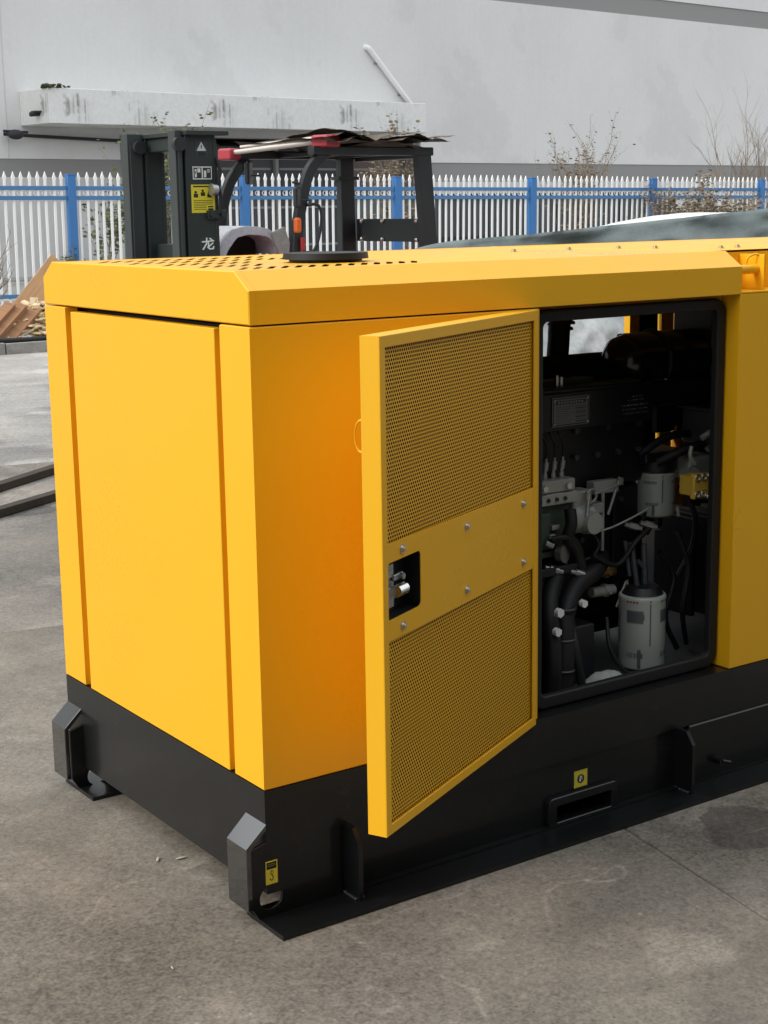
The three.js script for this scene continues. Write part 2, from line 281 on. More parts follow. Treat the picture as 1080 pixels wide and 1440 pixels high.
// ------------------------------------------------------------------ generator housing
const YB = 0.313, YK = 1.352, YT = 1.424, YR = 1.464, W = 1.1, L = 2.95;
function perf(w, h, p, r) {         // perforated sheet in the XY plane, hexagonal cells, one round hole each
  const pos = [], dy = p * Math.sqrt(3) / 2, R6 = p / Math.sqrt(3), nr = Math.floor(h / dy), nc = Math.floor(w / p);
  const ho = [], hi = []; for (let k = 0; k < 6; k++) { const a = Math.PI / 6 + k * Math.PI / 3; ho.push([R6 * Math.cos(a), R6 * Math.sin(a)]); hi.push([r * Math.cos(a), r * Math.sin(a)]); }
  for (let j = 0; j <= nr; j++) for (let i = 0; i <= nc; i++) {
    const cx = (i + (j % 2) / 2) * p, cy = j * dy;
    for (let k = 0; k < 6; k++) {
      const a = ho[k], b = ho[(k + 1) % 6], c = hi[k], d = hi[(k + 1) % 6];
      for (const q of [a, b, d, a, d, c]) pos.push(cx + q[0], cy + q[1], 0);
    }
  }
  const g = new THREE.BufferGeometry(); g.setAttribute('position', new THREE.Float32BufferAttribute(pos, 3)); g.setAttribute('uv', new THREE.Float32BufferAttribute(new Float32Array(pos.length / 3 * 2), 2)); g.computeVertexNormals(); return g;
}
const bolt = (r = 0.008) => merged([new THREE.CylinderGeometry(r, r, r * 0.95, 6).rotateX(Math.PI / 2).translate(0, 0, r * 0.475), new THREE.CylinderGeometry(r * 1.55, r * 1.55, r * 0.25, 14).rotateX(Math.PI / 2).translate(0, 0, r * 0.125), new THREE.CylinderGeometry(r * 0.55, r * 0.55, r * 1.2, 10).rotateX(Math.PI / 2).translate(0, 0, r * 0.6)]);
{
  const h = thing('generator_housing', 'large yellow generator housing on a black skid base, side door open', 'generator');
  const base = new THREE.Group(); base.name = 'skid_base'; base.userData.label = 'black steel skid base'; h.add(base);
  part(base, 'end_beam', bx(0, 0.05, 0.066, YB, -W, 0), M.black);
  for (const s of [0, 1]) {                              // near (0) and far (1) long sides
    const z = (a, b) => s ? [-W - b, -W - a] : [a, b];   // mirrored span
    const mb = (x0, x1, y0, y1, a, b, r) => { const q = z(a, b); return bx(x0, x1, y0, y1, q[0], q[1], r); };
    part(base, 'side_rail', mb(0.0501, L, 0.182, YB, -0.09, 0, 0), M.black);
    if (!s) {
      const web = new THREE.Shape([[0.075, 0], [L, 0], [L, 0.19], [0.075, 0.19]].map(p => new THREE.Vector2(...p)));
      web.holes.push(circ(0.026, 0.056, 0.0001)); web.holes.length = 0; web.holes.push(rrect(0.86, 1.06, 0.016, 0.072, 0.008, THREE.Path));
      part(base, 'side_web', new THREE.ExtrudeGeometry(web, { depth: 0.012, bevelEnabled: false }).translate(0, 0, -0.02), M.black);
      const fr = rrect(0.838, 1.074, 0.013, 0.088, 0.014); fr.holes.push(rrect(0.862, 1.056, 0.020, 0.068, 0.006, THREE.Path));
      part(base, 'fork_pocket', [new THREE.ExtrudeGeometry(fr, { depth: 0.34, bevelEnabled: true, bevelSize: 0.002, bevelThickness: 0.002, bevelSegments: 1 }).translate(0, 0, -0.335), bx(0.862, 1.056, 0.02, 0.068, -0.12, -0.10)], M.black);
      const tk = extr([[1.33, 0.012], [L, 0.012], [L, 0.182], [1.345, 0.182], [1.33, 0.150]], 0.05, 0.003).translate(0, 0, -0.044);
      part(base, 'tank_panel', tk, M.black);
      part(base, 'drain_plug', [rod([1.45, 0.064, 0.004], [1.45, 0.064, 0.032], 0.013, 0.013, 6), rod([1.45, 0.064, 0.03], [1.478, 0.055, 0.034], 0.006)], M.black);
    } else part(base, 'side_web', bx(0.12, L, 0, 0.19, -W + 0.008, -W + 0.02), M.black);
    part(base, 'flange', s ? bx(-0.022, L, 0.0, 0.011, -W + 0.005, -W + 0.19) : bx(-0.022, L, 0.0, 0.011, -0.06, 0.102), M.black);
    if (!s) part(base, 'angle_strip', bx(0.225, L, 0.011, 0.017, -0.008, 0.012), M.black);
    for (const x of [0.21, 1.30, 2.4]) part(base, 'rib', run([[-0.01, 0.011], [0.060, 0.011], [0.060, 0.150], [0.035, 0.184], [-0.01, 0.184]].map(([a, y]) => [s ? -W - a : a, y]), x, x + 0.012), M.black);
    // lifting lug: bent cap plate on the end beam and a holed side plate behind it
    const cap = new THREE.Shape([[-0.05, 0.038], [-0.05, 0.186], [0.0, 0.234], [0.0, 0.222], [-0.040, 0.182], [-0.040, 0.038]].map(p => new THREE.Vector2(...p)));
    const zc = s ? -W : -0.088;
    const lug = part(base, 'lifting_lug', new THREE.ExtrudeGeometry(cap, { depth: 0.088, bevelEnabled: true, bevelSize: 0.0015, bevelThickness: 0.0015, bevelSegments: 1 }).translate(0, 0, zc), M.blackGloss, 'angular black lifting lug with a round hole');
    const sp = new THREE.Shape([[-0.0398, 0.038], [-0.0398, 0.1815], [0.0, 0.192], [0.0, 0.19], [0.2, 0.185], [0.2, 0.006], [-0.02, 0.006]].map(p => new THREE.Vector2(...p)));
    const hx = s ? 0.033 : 0.010, hy = s ? 0.036 : 0.056; sp.holes.push(circ(hx, hy, s ? 0.029 : 0.031));
    part(base, 'lug_plate', new THREE.ExtrudeGeometry(sp, { depth: 0.006, bevelEnabled: true, bevelSize: 0.001, bevelThickness: 0.001, bevelOffset: -0.001, bevelSegments: 1, curveSegments: 28 }).translate(0, 0, s ? -W + 0.092 : -0.0075), M.black);
  }
  for (const x of [0.212, 1.302]) for (const dx of [-0.003, 0.015]) part(base, 'weld_bead', (() => { const o = [], q = rng(61); for (let k = 0; k < 9; k++) o.push(new THREE.SphereGeometry(0.0045 + q() * 0.002, 6, 5).translate(x + dx + (q() - 0.5) * 0.002, 0.013, -0.004 + k * 0.0065)); return merged(o); })(), M.black);
  part(base, 'far_beam', bx(L - 0.06, L, 0.05, YB - 0.002, -W + 0.09, -0.09), M.black);
  part(base, 'deck', uvm(bx(0.052, L - 0.06, 0.27, 0.297, -W + 0.09, -0.09), 1), std([0.018, 0.018, 0.021], 0.6, 0, { map: clothT }), 'dusty black floor plate');
  // stickers on the base
  const hookT = canvasTex(128, 220, (x, w, hh) => {
    x.fillStyle = '#d8c83a'; x.fillRect(0, 0, w, hh); x.fillStyle = '#151515'; x.fillRect(10, 12, 108, 66); x.strokeStyle = '#b9ad3a'; x.lineWidth = 4;
    for (const y of [32, 48]) { x.setLineDash([9, 3, 14, 4]); x.beginPath(); x.moveTo(22, y); x.lineTo(108, y); x.stroke(); } x.setLineDash([]);
    x.strokeStyle = '#1a1a1a'; x.lineWidth = 5; x.beginPath(); x.ellipse(64, 112, 17, 20, 0, 0, 7); x.stroke(); x.beginPath(); x.moveTo(64, 92); x.lineTo(64, 136); x.stroke();
    x.lineWidth = 10; x.beginPath(); x.moveTo(66, 136); x.bezierCurveTo(82, 150, 84, 182, 64, 184); x.bezierCurveTo(48, 185, 44, 172, 46, 164); x.stroke();
  });
  part(base, 'hook_sticker', new THREE.BoxGeometry(0.031, 0.056, 0.0008).translate(0.012, 0.1175, 0.0008), std('#ffffff', 0.5, 0, { map: hookT }), 'yellow sticker with a black lifting hook');
  const trashT = canvasTex(128, 128, (x, w) => {
    x.fillStyle = '#cfc23c'; x.fillRect(0, 0, w, w); x.strokeStyle = '#8a8228'; x.lineWidth = 2; x.strokeRect(5, 5, 118, 118);
    x.fillStyle = '#1b1b22'; x.beginPath(); x.arc(64, 66, 34, 0, 7); x.fill(); x.fillStyle = '#d8d4c8'; x.beginPath(); x.moveTo(48, 84); x.lineTo(56, 46); x.lineTo(74, 42); x.lineTo(82, 70); x.lineTo(68, 72); x.lineTo(64, 88); x.fill(); x.fillStyle = '#1b1b22'; x.fillRect(62, 56, 10, 14);
  });
  part(base, 'fork_sticker', new THREE.BoxGeometry(0.046, 0.046, 0.0008).translate(0.956, 0.118, -0.0072), std('#ffffff', 0.5, 0, { map: trashT }), 'yellow square sticker with a black round symbol');

  // body panels
  const yB = YB + 0.0015, yK = YK - 0.004;
  part(h, 'end_panel', bx(0.0, 0.03, yB, YK - 0.014, -0.933, -0.157, 0.003), M.yellow, 'wide yellow end panel between two grooves');
  part(h, 'side_panel', plan([[0, -0.131], [0, 0], [0.8, 0], [0.8, -0.04], [0.035, -0.04], [0.035, -0.131]], yB, yK, 0.0025), M.yellow);
  part(h, 'far_side_panel', plan([[0, -0.965], [0.035, -0.965], [0.035, -W + 0.04], [1.15, -W + 0.04], [1.15, -W], [0, -W]], yB, yK, 0.0025), M.yellow);
  part(h, 'end_backing', bx(0.0352, 0.045, yB, YK - 0.02, -W + 0.045, -0.045), M.yellow);
  part(h, 'inner_strip', [bx(0.046, 0.79, YK - 0.06, YK + 0.03, -0.058, -0.045)], M.engine);
  part(h, 'sill_strip', bx(0.046, 0.79, YB - 0.01, YB + 0.05, -0.06, -0.045), M.engine);
  // canopy: end plate, bands and chamfers
  const prof = [[0, YK], [0, YT], [-0.06, YR], [-W + 0.06, YR], [-W, YT], [-W, YK]];
  const cg = [run(prof, 0, 0.02, 0.0025), run(prof.map(([z, y], i) => [z, y]), 1.485, 1.505, 0.0025)];
  const quad = (a, b, t) => { const n = [-(b[1] - a[1]), b[0] - a[0]], l = Math.hypot(...n); const o = [n[0] / l * t, n[1] / l * t]; return [a, b, [b[0] + o[0], b[1] + o[1]], [a[0] + o[0], a[1] + o[1]]]; };
  cg.push(run([[0, YK], [0, YT], [-0.06, YR], [-0.066, YR - 0.012], [-0.012, YT - 0.006], [-0.012, YK]], 0.018, 1.487));
  cg.push(run([[-W, YK], [-W, YT], [-W + 0.06, YR], [-W + 0.066, YR - 0.012], [-W + 0.012, YT - 0.006], [-W + 0.012, YK]], 0.018, L));
  part(h, 'canopy', cg, M.yellow);
  // roof panel with louvre slots
  {
    const s = new THREE.Shape([[0.018, 0.06], [1.505, 0.06], [1.505, 0.127], [L, 0.127], [L, W - 0.06], [0.018, W - 0.06]].map(p => new THREE.Vector2(...p)));
    const ux = 0.58, uy = 0.815;                    // slots lie diagonally across the roof
    for (let j = 0; j < 5; j++) for (let i = 0; i < 14; i++) {
      const cx = 0.10 + i * 0.036 - j * 0.004, cy = 0.19 + j * 0.175, hl = 0.066, hw = 0.0075;
      if (Math.hypot(cx - 0.444, cy - 0.389) < 0.19) continue;
      s.holes.push(new THREE.Path([[-hl, -hw], [hl, -hw], [hl + hw, 0], [hl, hw], [-hl, hw], [-hl - hw, 0]].map(([a, b]) => new THREE.Vector2(cx + a * ux - b * uy, cy + a * uy + b * ux))));
    }
    part(h, 'roof_panel', new THREE.ExtrudeGeometry(s, { depth: 0.0012, bevelEnabled: false, curveSegments: 3 }).rotateX(-Math.PI / 2).translate(0, YR - 0.0022, 0), M.yellow);
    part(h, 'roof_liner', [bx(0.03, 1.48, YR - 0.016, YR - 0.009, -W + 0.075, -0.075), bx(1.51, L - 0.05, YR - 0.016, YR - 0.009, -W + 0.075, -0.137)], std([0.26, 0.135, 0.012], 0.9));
  }
  const disc = part(h, 'rain_cap', [new THREE.CylinderGeometry(0.104, 0.106, 0.015, 48).translate(0, 0.010, 0), new THREE.CylinderGeometry(0.09, 0.09, 0.006, 30)], M.rubber, 'flat round black cap on the roof'); disc.position.set(0.444, YR + 0.004, -0.389);
  for (const [x, z] of [[1.185, -0.56], [1.391, -0.56], [1.53, -0.5], [1.60, -0.42], [1.69, -0.25], [1.78, -0.27]]) { const b = part(h, 'bolt', bolt(0.0065), M.zinc); b.position.set(x, YR, z); b.rotation.x = -Math.PI / 2; }
  // rear section with a notch at its shoulder
  part(h, 'rear_panel', bx(1.5005, L, yB, 1.352, -0.066, 0, 0.0025), M.yellow);
  part(h, 'rear_shoulder', [bx(1.506, L, 1.353, 1.3565, -0.13, 0.0), bx(1.506, 1.80, 1.357, YR - 0.007, -0.135, -0.125), bx(1.80, L, 1.357, YR - 0.003, -0.135, -0.004, 0.0025), bx(1.628, 1.634, 1.357, 1.452, -0.125, -0.035, 0.001)], M.yellow);
  part(h, 'hinge_rod', [rod([1.505, 1.412, -0.062], [1.630, 1.412, -0.062], 0.0125), hose([[1.60, 1.42, -0.075], [1.602, 1.442, -0.07], [1.62, 1.452, -0.06], [1.638, 1.445, -0.05]], 0.003)], M.yellow);
  part(h, 'far_wall', [bx(2.55, L, yB, yK, -W, -W + 0.03), bx(1.15, 2.55, yB, 0.36, -W, -W + 0.03), bx(1.15, 2.55, 1.30, YK + 0.06, -W + 0.013, -W + 0.03)], M.yellow);
  part(h, 'rear_end', bx(L - 0.03, L, yB, YR - 0.01, -W + 0.031, -0.067), M.yellow);
  part(h, 'inner_lining', [bx(1.506, L - 0.04, YB, 1.34, -0.075, -0.067), bx(2.56, L - 0.04, YB, 1.34, -W + 0.031, -W + 0.04), bx(L - 0.045, L - 0.032, YB, 1.34, -W + 0.05, -0.07), bx(0.05, 0.06, YB, 1.34, -W + 0.05, -0.05), bx(0.062, 1.14, YB, 1.34, -W + 0.041, -W + 0.05), bx(0.062, 0.79, YB, 1.34, -0.05, -0.041)], M.engine);
  // recessed door frame with black rubber seal
  const fr = rrect(0.8, 1.5, YB + 0.001, YK - 0.001, 0.001); fr.holes.push(rrect(0.836, 1.485, 0.332, 1.325, 0.03, THREE.Path));
  part(h, 'door_frame', new THREE.ExtrudeGeometry(fr, { depth: 0.012, bevelEnabled: false }).translate(0, 0, -0.078), M.yellow);
  const se = rrect(0.824, 1.490, 0.322, 1.334, 0.035); se.holes.push(rrect(0.846, 1.470, 0.345, 1.316, 0.022, THREE.Path));
  part(h, 'rubber_seal', new THREE.ExtrudeGeometry(se, { depth: 0.012, bevelEnabled: true, bevelSize: 0.006, bevelThickness: 0.006, bevelSegments: 3 }).translate(0, 0, -0.060), M.rubber);
  // far opening: yellow posts and the black post between
  part(h, 'far_post', [bx(2.16, 2.205, 0.36, 1.30, -W - 0.03, -W - 0.001), bx(2.315, 2.375, 0.36, 1.30, -W - 0.03, -W - 0.001), bx(2.40, 2.44, 0.36, 1.30, -W - 0.03, -W - 0.001)], M.yellow);
  part(h, 'centre_post', [bx(2.207, 2.295, 0.36, 1.3, -W - 0.02, -W + 0.0), bx(2.445, 2.55, 0.36, 1.3, -W - 0.02, -W + 0.03)], M.engine);

  // ---- the open door
  const d = new THREE.Group(); d.name = 'door'; d.userData.label = 'open yellow door with two perforated panels'; d.position.set(0.768, 0, -0.031); d.rotation.y = -(Math.PI - 0.462); h.add(d);
  const D0 = 0.306, D1 = 1.346, DW = 0.786, T = 0.044;
  part(d, 'outer_skin', bx(0, DW, D0, D1, -0.002, 0, 0), M.yellow);
  part(d, 'rim', [bx(0, 0.0025, D0, D1, -T + 0.001, -0.002), bx(DW - 0.0025, DW, D0, D1, -T + 0.001, -0.002), bx(0.0025, DW - 0.0025, D0, D0 + 0.0025, -T + 0.001, -0.002), bx(0.0025, DW - 0.0025, D1 - 0.0025, D1, -T + 0.001, -0.002)], M.yellow);
  const lip = new THREE.Shape([[0, D0], [DW, D0], [DW, D1], [0, D1]].map(p => new THREE.Vector2(...p)));
  lip.holes.push(new THREE.Path([[0.022, D0 + 0.022], [0.764, D0 + 0.022], [0.764, D1 - 0.024], [0.022, D1 - 0.024]].map(p => new THREE.Vector2(...p))));
  part(d, 'door_lip', new THREE.ExtrudeGeometry(lip, { depth: 0.0015, bevelEnabled: true, bevelSize: 0.001, bevelThickness: 0.001, bevelOffset: -0.001, bevelSegments: 1 }).translate(0, 0, -T), M.yellow);
  const pu = part(d, 'perforated_panel', perf(0.752, 0.422, 0.0092, 0.0034), M.yellow); pu.position.set(0.017, 0.912, -T + 0.006);
  const pl = part(d, 'perforated_panel', perf(0.752, 0.412, 0.0092, 0.0034), M.yellow); pl.position.set(0.017, 0.322, -T + 0.006);
  part(d, 'insulation_foam', [bx(0.006, 0.606, D0 + 0.006, D1 - 0.006, -0.030, -0.003), bx(0.606, DW - 0.006, D0 + 0.006, 0.752, -0.030, -0.003), bx(0.606, DW - 0.006, 0.898, D1 - 0.006, -0.030, -0.003)], std([0.035, 0.022, 0.012], 0.95));
  const mp = new THREE.Shape([[0.022, 0.716], [0.766, 0.722], [0.766, 0.926], [0.022, 0.918]].map(p => new THREE.Vector2(...p)));
  mp.holes.push(rrect(0.619, 0.7655, 0.766, 0.886, 0.012, THREE.Path));
  part(d, 'cover_plate', new THREE.ExtrudeGeometry(mp, { depth: 0.002, bevelEnabled: false }).translate(0, 0, -T + 0.0005), M.yellow);
  for (const [x, y] of [[0.701, 0.905], [0.702, 0.742], [0.395, 0.893], [0.396, 0.748], [0.082, 0.889], [0.081, 0.745]]) { const b = part(d, 'bolt', bolt(0.0065), M.zinc); b.position.set(x, y, -T + 0.0004); b.rotation.y = Math.PI; }
  const latch = part(d, 'latch', [bx(0.700, 0.768, 0.780, 0.872, -0.022, -0.0185, 0.001), bx(0.712, 0.75, 0.846, 0.862, -0.026, -0.022), bx(0.705, 0.735, 0.8, 0.81, -0.027, -0.022), bx(0.725, 0.76, 0.805, 0.828, -0.034, -0.022, 0.002), bx(0.67, 0.712, 0.836, 0.850, -0.030, -0.022, 0.003), rod([0.684, 0.843, -0.03], [0.684, 0.843, -0.038], 0.007)], M.alu, 'grey metal latch inside the door cut-out');
  part(d, 'recess_back', bx(0.619, 0.769, 0.764, 0.888, -0.0045, -0.0025), M.engine);
  part(d, 'latch_bolt', new THREE.CylinderGeometry(0.013, 0.013, 0.036, 20).rotateZ(Math.PI / 2).translate(0.715, 0.822, -0.045), M.chrome);
  part(d, 'latch_box', [bx(0.612, 0.618, 0.76, 0.892, -T + 0.004, -0.002), bx(0.618, 0.77, 0.757, 0.763, -T + 0.004, -0.002), bx(0.618, 0.77, 0.889, 0.895, -T + 0.004, -0.002)], M.engine);
  part(d, 'door_pull', new THREE.TorusGeometry(0.032, 0.003, 8, 40).scale(0.45, 1, 1).rotateY(Math.PI / 2).translate(0.775, 1.145, 0.006), M.yellow, 'small round yellow pull on the outer face');
  part(d, 'hinge', [rod([-0.006, 0.42, -0.004], [-0.006, 0.50, -0.004], 0.008), rod([-0.006, 1.12, -0.004], [-0.006, 1.20, -0.004], 0.008)], M.black);
}
// ------------------------------------------------------------------ diesel engine inside
{
  const e = thing('diesel_engine', 'black diesel engine seen inside the open generator doorway', 'engine');
  const blk = [bx(1.0, 1.50, 0.42, 0.80, -0.85, -0.36, 0.02), bx(1.0, 1.50, 0.80, 1.03, -0.82, -0.34, 0.02), bx(1.1, 1.5, 0.34, 0.42, -0.75, -0.42, 0.02), bx(1.50, 1.56, 0.36, 0.66, -0.8, -0.4, 0.02)];
  for (let k = 0; k < 4; k++) blk.push(bx(1.02 + k * 0.12, 1.05 + k * 0.12, 0.45, 0.78, -0.36, -0.345, 0.004));
  part(e, 'engine_block', blk, M.engine);
  part(e, 'valve_cover', [bx(1.0, 1.74, 1.03, 1.088, -0.76, -0.31, 0.012), bx(0.98, 1.76, 1.018, 1.032, -0.78, -0.312, 0.003)], M.engine);
  part(e, 'side_cover', [bx(1.0, 1.49, 0.985, 1.09, -0.318, -0.304, 0.004), rod([1.02, 1.098, -0.30], [1.47, 1.094, -0.30], 0.006)], M.engine);
  const np = canvasTex(256, 160, (x) => {
    x.fillStyle = '#6f7076'; x.fillRect(0, 0, 256, 160); x.strokeStyle = '#2a2b30'; x.lineWidth = 6; x.strokeRect(8, 8, 240, 144); x.fillStyle = '#33343a'; x.fillRect(24, 20, 208, 20); x.fillStyle = '#84858a';
    for (let k = 0; k < 9; k++) x.fillRect(40 + k * 20, 25, 13, 10);
    x.lineWidth = 2; for (let k = 0; k < 8; k++) { x.beginPath(); x.moveTo(24, 54 + k * 12); x.lineTo(150 - (k % 3) * 22, 54 + k * 12); x.stroke(); x.beginPath(); x.moveTo(160, 54 + k * 12); x.lineTo(232, 54 + k * 12); x.lineWidth = k % 2 ? 5 : 2; x.stroke(); x.lineWidth = 2; }
  });
  const pl = part(e, 'name_plate', bx(1.105, 1.24, 0.998, 1.078, -0.303, -0.3005), std('#ffffff', 0.4, 0.2, { map: np }), 'grey metal rating plate');
  for (const [x, y] of [[1.112, 1.005], [1.233, 1.005], [1.112, 1.071], [1.233, 1.071]]) part(pl, 'rivet', new THREE.SphereGeometry(0.004, 8, 6).translate(x, y, -0.300), M.zinc);
  const dk = canvasTex(256, 160, (x) => {
    x.fillStyle = '#101116'; x.fillRect(0, 0, 256, 160); x.strokeStyle = '#b4b6be'; x.lineWidth = 7; const q = rng(31);
    for (const [y, a, b] of [[18, 100, 190], [42, 60, 215], [76, 10, 246], [104, 10, 246], [132, 10, 246]]) { let t = a; while (t < b) { const l = 5 + q() * 14; x.globalAlpha = 0.4 + q() * 0.6; x.beginPath(); x.moveTo(t, y); x.lineTo(Math.min(b, t + l), y); x.stroke(); t += l + 3 + q() * 9; } }
  });
  part(e, 'warning_plate', bx(1.363, 1.47, 1.0, 1.066, -0.3038, -0.302), std('#ffffff', 0.5, 0, { map: dk }), 'black plate with small white lettering');
  // intake: pipe, elbow and air filter
  part(e, 'intake_pipe', [rod([1.0, 1.118, -0.58], [1.62, 1.118, -0.55], 0.042, 0.042, 20), hose([[1.40, 1.12, -0.62], [1.415, 1.18, -0.63], [1.43, 1.25, -0.64], [1.48, 1.33, -0.66]], 0.033, 20, 14)], M.rubber);
  for (let k = 0; k < 5; k++) part(e, 'hose_clamp', new THREE.TorusGeometry(0.035, 0.005, 6, 20).rotateX(Math.PI / 2).rotateZ(-0.25).translate(1.432 + k * 0.008, 1.235 + k * 0.017, -0.641), M.rubber);
  part(e, 'air_filter', [new THREE.LatheGeometry([[0, 0], [0.045, 0.004], [0.072, 0.03], [0.082, 0.07], [0.082, 0.36], [0.09, 0.365], [0.09, 0.385], [0.082, 0.39], [0.07, 0.42], [0, 0.425]].map(p => new THREE.Vector2(...p)), 32).rotateZ(-Math.PI / 2).translate(1.43, 1.142, -0.42)], M.filterBlack = new THREE.MeshPhysicalMaterial({ color: lin(0.010, 0.008, 0.009), roughness: 0.22, clearcoat: 0.6, clearcoatRoughness: 0.15 }));
  part(e, 'filter_band', [new THREE.TorusGeometry(0.084, 0.007, 8, 32).rotateY(Math.PI / 2).translate(1.59, 1.142, -0.42), bx(1.50, 1.72, 1.06, 1.072, -0.44, -0.32)], M.engine);
  part(e, 'filter_latch', [bx(1.452, 1.485, 1.104, 1.112, -0.349, -0.340), bx(1.52, 1.58, 1.090, 1.096, -0.348, -0.338), bx(1.57, 1.60, 1.085, 1.093, -0.346, -0.336)], M.chrome);
  part(e, 'filter_bracket', [bx(1.76, 1.86, 1.02, 1.30, -0.5, -0.34, 0.006), bx(1.62, 1.9, 1.18, 1.205, -0.6, -0.48, 0.006), bx(1.60, 1.80, 0.925, 1.08, -0.42, -0.40)], M.engine);
  part(e, 'pipe', [rod([1.352, 0.645, -0.24], [1.362, 0.52, -0.225], 0.008), rod([1.398, 0.645, -0.24], [1.392, 0.52, -0.225], 0.009), rod([1.335, 0.66, -0.25], [1.345, 0.56, -0.24], 0.006), bx(1.34, 1.36, 0.64, 0.655, -0.25, -0.235), rod([1.372, 0.60, -0.235], [1.398, 0.57, -0.23], 0.007)], M.engineGrey = std([0.07, 0.075, 0.085], 0.4, 0.4));
  part(e, 'fuel_rail_cover', [bx(1.02, 1.44, 1.096, 1.104, -0.36, -0.30, 0.003), bx(1.12, 1.30, 1.106, 1.118, -0.40, -0.35)], M.castGreen);
  part(e, 'stud', [rod([1.146, 1.10, -0.33], [1.146, 1.135, -0.33], 0.006), rod([1.162, 1.10, -0.33], [1.162, 1.13, -0.33], 0.006)], M.zinc);
  // injection pump with four delivery valves and pipes
  const pump = part(e, 'injection_pump', [bx(1.0, 1.172, 0.79, 0.822, -0.33, -0.268, 0.004), bx(1.0, 1.166, 0.824, 0.858, -0.325, -0.272, 0.004)], M.aluDull = std([0.40, 0.41, 0.38], 0.5, 0.3, { bumpMap: grain, bumpScale: 0.0006 }), 'grey metal injection pump');
  for (const x of [1.045, 1.075, 1.105, 1.135]) {
    part(pump, 'delivery_valve', [rod([x, 0.858, -0.297], [x, 0.875, -0.297], 0.009, 0.009, 6), rod([x, 0.875, -0.297], [x + 0.003, 0.884, -0.297], 0.006), rod([x + 0.003, 0.884, -0.297], [x + 0.006, 0.906, -0.297], 0.0085, 0.0085, 6), rod([x + 0.006, 0.906, -0.297], [x + 0.006, 0.916, -0.297], 0.004)], M.alu);
    part(pump, 'fuel_pipe', hose([[x + 0.006, 0.912, -0.297], [x + 0.010, 0.95, -0.30], [x + 0.006, 0.985, -0.32], [x + 0.02, 1.04, -0.345]], 0.003, 14, 6), M.engine);
    part(pump, 'screw', rod([x - 0.01, 0.806, -0.27], [x - 0.01, 0.806, -0.264], 0.006, 0.006, 8), M.dark);
  }
  for (const x of [1.05, 1.135]) part(pump, 'bolt', rod([x, 0.84, -0.274], [x, 0.84, -0.260], 0.009, 0.009, 6), M.zinc);
  part(e, 'pump_body', [bx(1.0, 1.165, 0.66, 0.789, -0.36, -0.285, 0.012), bx(1.01, 1.08, 0.68, 0.77, -0.285, -0.272, 0.006), bx(1.0, 1.12, 0.645, 0.66, -0.36, -0.28)], M.castGreen);
  part(e, 'governor', [new THREE.CylinderGeometry(0.042, 0.046, 0.07, 20).rotateZ(Math.PI / 2).translate(1.205, 0.735, -0.31), bx(1.17, 1.245, 0.755, 0.815, -0.345, -0.285, 0.01), new THREE.CylinderGeometry(0.03, 0.036, 0.04, 18).rotateX(Math.PI / 2).translate(1.222, 0.725, -0.27), bx(1.24, 1.29, 0.74, 0.772, -0.32, -0.29, 0.005)], M.aluDull);
  part(e, 'throttle_lever', [rod([1.222, 0.808, -0.276], [1.20, 0.745, -0.262], 0.005), new THREE.TorusGeometry(0.018, 0.004, 8, 16).translate(1.226, 0.80, -0.272), rod([1.235, 0.803, -0.27], [1.335, 0.822, -0.27], 0.0035), rod([1.335, 0.84, -0.275], [1.292, 0.738, -0.275], 0.0045), bx(1.328, 1.342, 0.818, 0.838, -0.28, -0.268)], M.alu);
  part(e, 'bracket_plate', [plan([[1.26, -0.30], [1.345, -0.29], [1.345, -0.32], [1.26, -0.33]], 0.795, 0.83, 0.002), rod([1.295, 0.63, -0.30], [1.295, 0.80, -0.30], 0.005)], M.aluDull);
  part(e, 'control_rod', hose([[1.21, 0.697, -0.265], [1.28, 0.700, -0.264], [1.35, 0.715, -0.262], [1.43, 0.738, -0.26]], 0.0028), M.aluDull);
  part(e, 'pump_cap', [new THREE.CylinderGeometry(0.026, 0.026, 0.02, 20).rotateX(Math.PI / 2).rotateY(0.3).translate(1.112, 0.655, -0.262), bx(1.075, 1.105, 0.722, 0.736, -0.284, -0.262, 0.003), bx(1.066, 1.088, 0.70, 0.712, -0.284, -0.26, 0.003), rod([1.12, 0.632, -0.262], [1.128, 0.616, -0.262], 0.005), rod([1.055, 0.690, -0.268], [1.075, 0.680, -0.26], 0.010, 0.010, 6)], M.alu);
  part(e, 'fuel_hose', [hose([[1.135, 0.775, -0.258], [1.128, 0.735, -0.245], [1.12, 0.70, -0.25], [1.15, 0.66, -0.25], [1.17, 0.60, -0.25], [1.165, 0.54, -0.26]], 0.017, 30, 12), hose([[1.225, 0.70, -0.27], [1.245, 0.66, -0.26], [1.22, 0.63, -0.26], [1.19, 0.62, -0.27]], 0.005), hose([[1.07, 0.70, -0.26], [1.10, 0.703, -0.245], [1.14, 0.69, -0.245], [1.17, 0.65, -0.25]], 0.009)], M.rubber);
  part(e, 'coolant_hose', [hose([[1.03, 0.31, -0.16], [1.045, 0.40, -0.17], [1.07, 0.50, -0.20], [1.13, 0.56, -0.23], [1.22, 0.59, -0.25], [1.32, 0.60, -0.33]], 0.026, 34, 14), hose([[0.99, 0.30, -0.16], [1.0, 0.42, -0.17], [1.03, 0.54, -0.22], [1.10, 0.60, -0.27]], 0.024, 30, 14), hose([[1.08, 0.30, -0.14], [1.07, 0.42, -0.16], [1.10, 0.50, -0.22]], 0.012)], M.rubber);
  for (const [y, c] of [[0.57, M.brass], [0.515, M.aluDull]]) part(e, 'pipe_fitting', [rod([1.24, y + 0.003, -0.285], [1.325, y, -0.285], 0.015), rod([1.285, y + 0.002, -0.285], [1.30, y + 0.002, -0.285], 0.020, 0.020, 6), rod([1.295, y, -0.283], [1.295, y, -0.262], 0.006)], c);
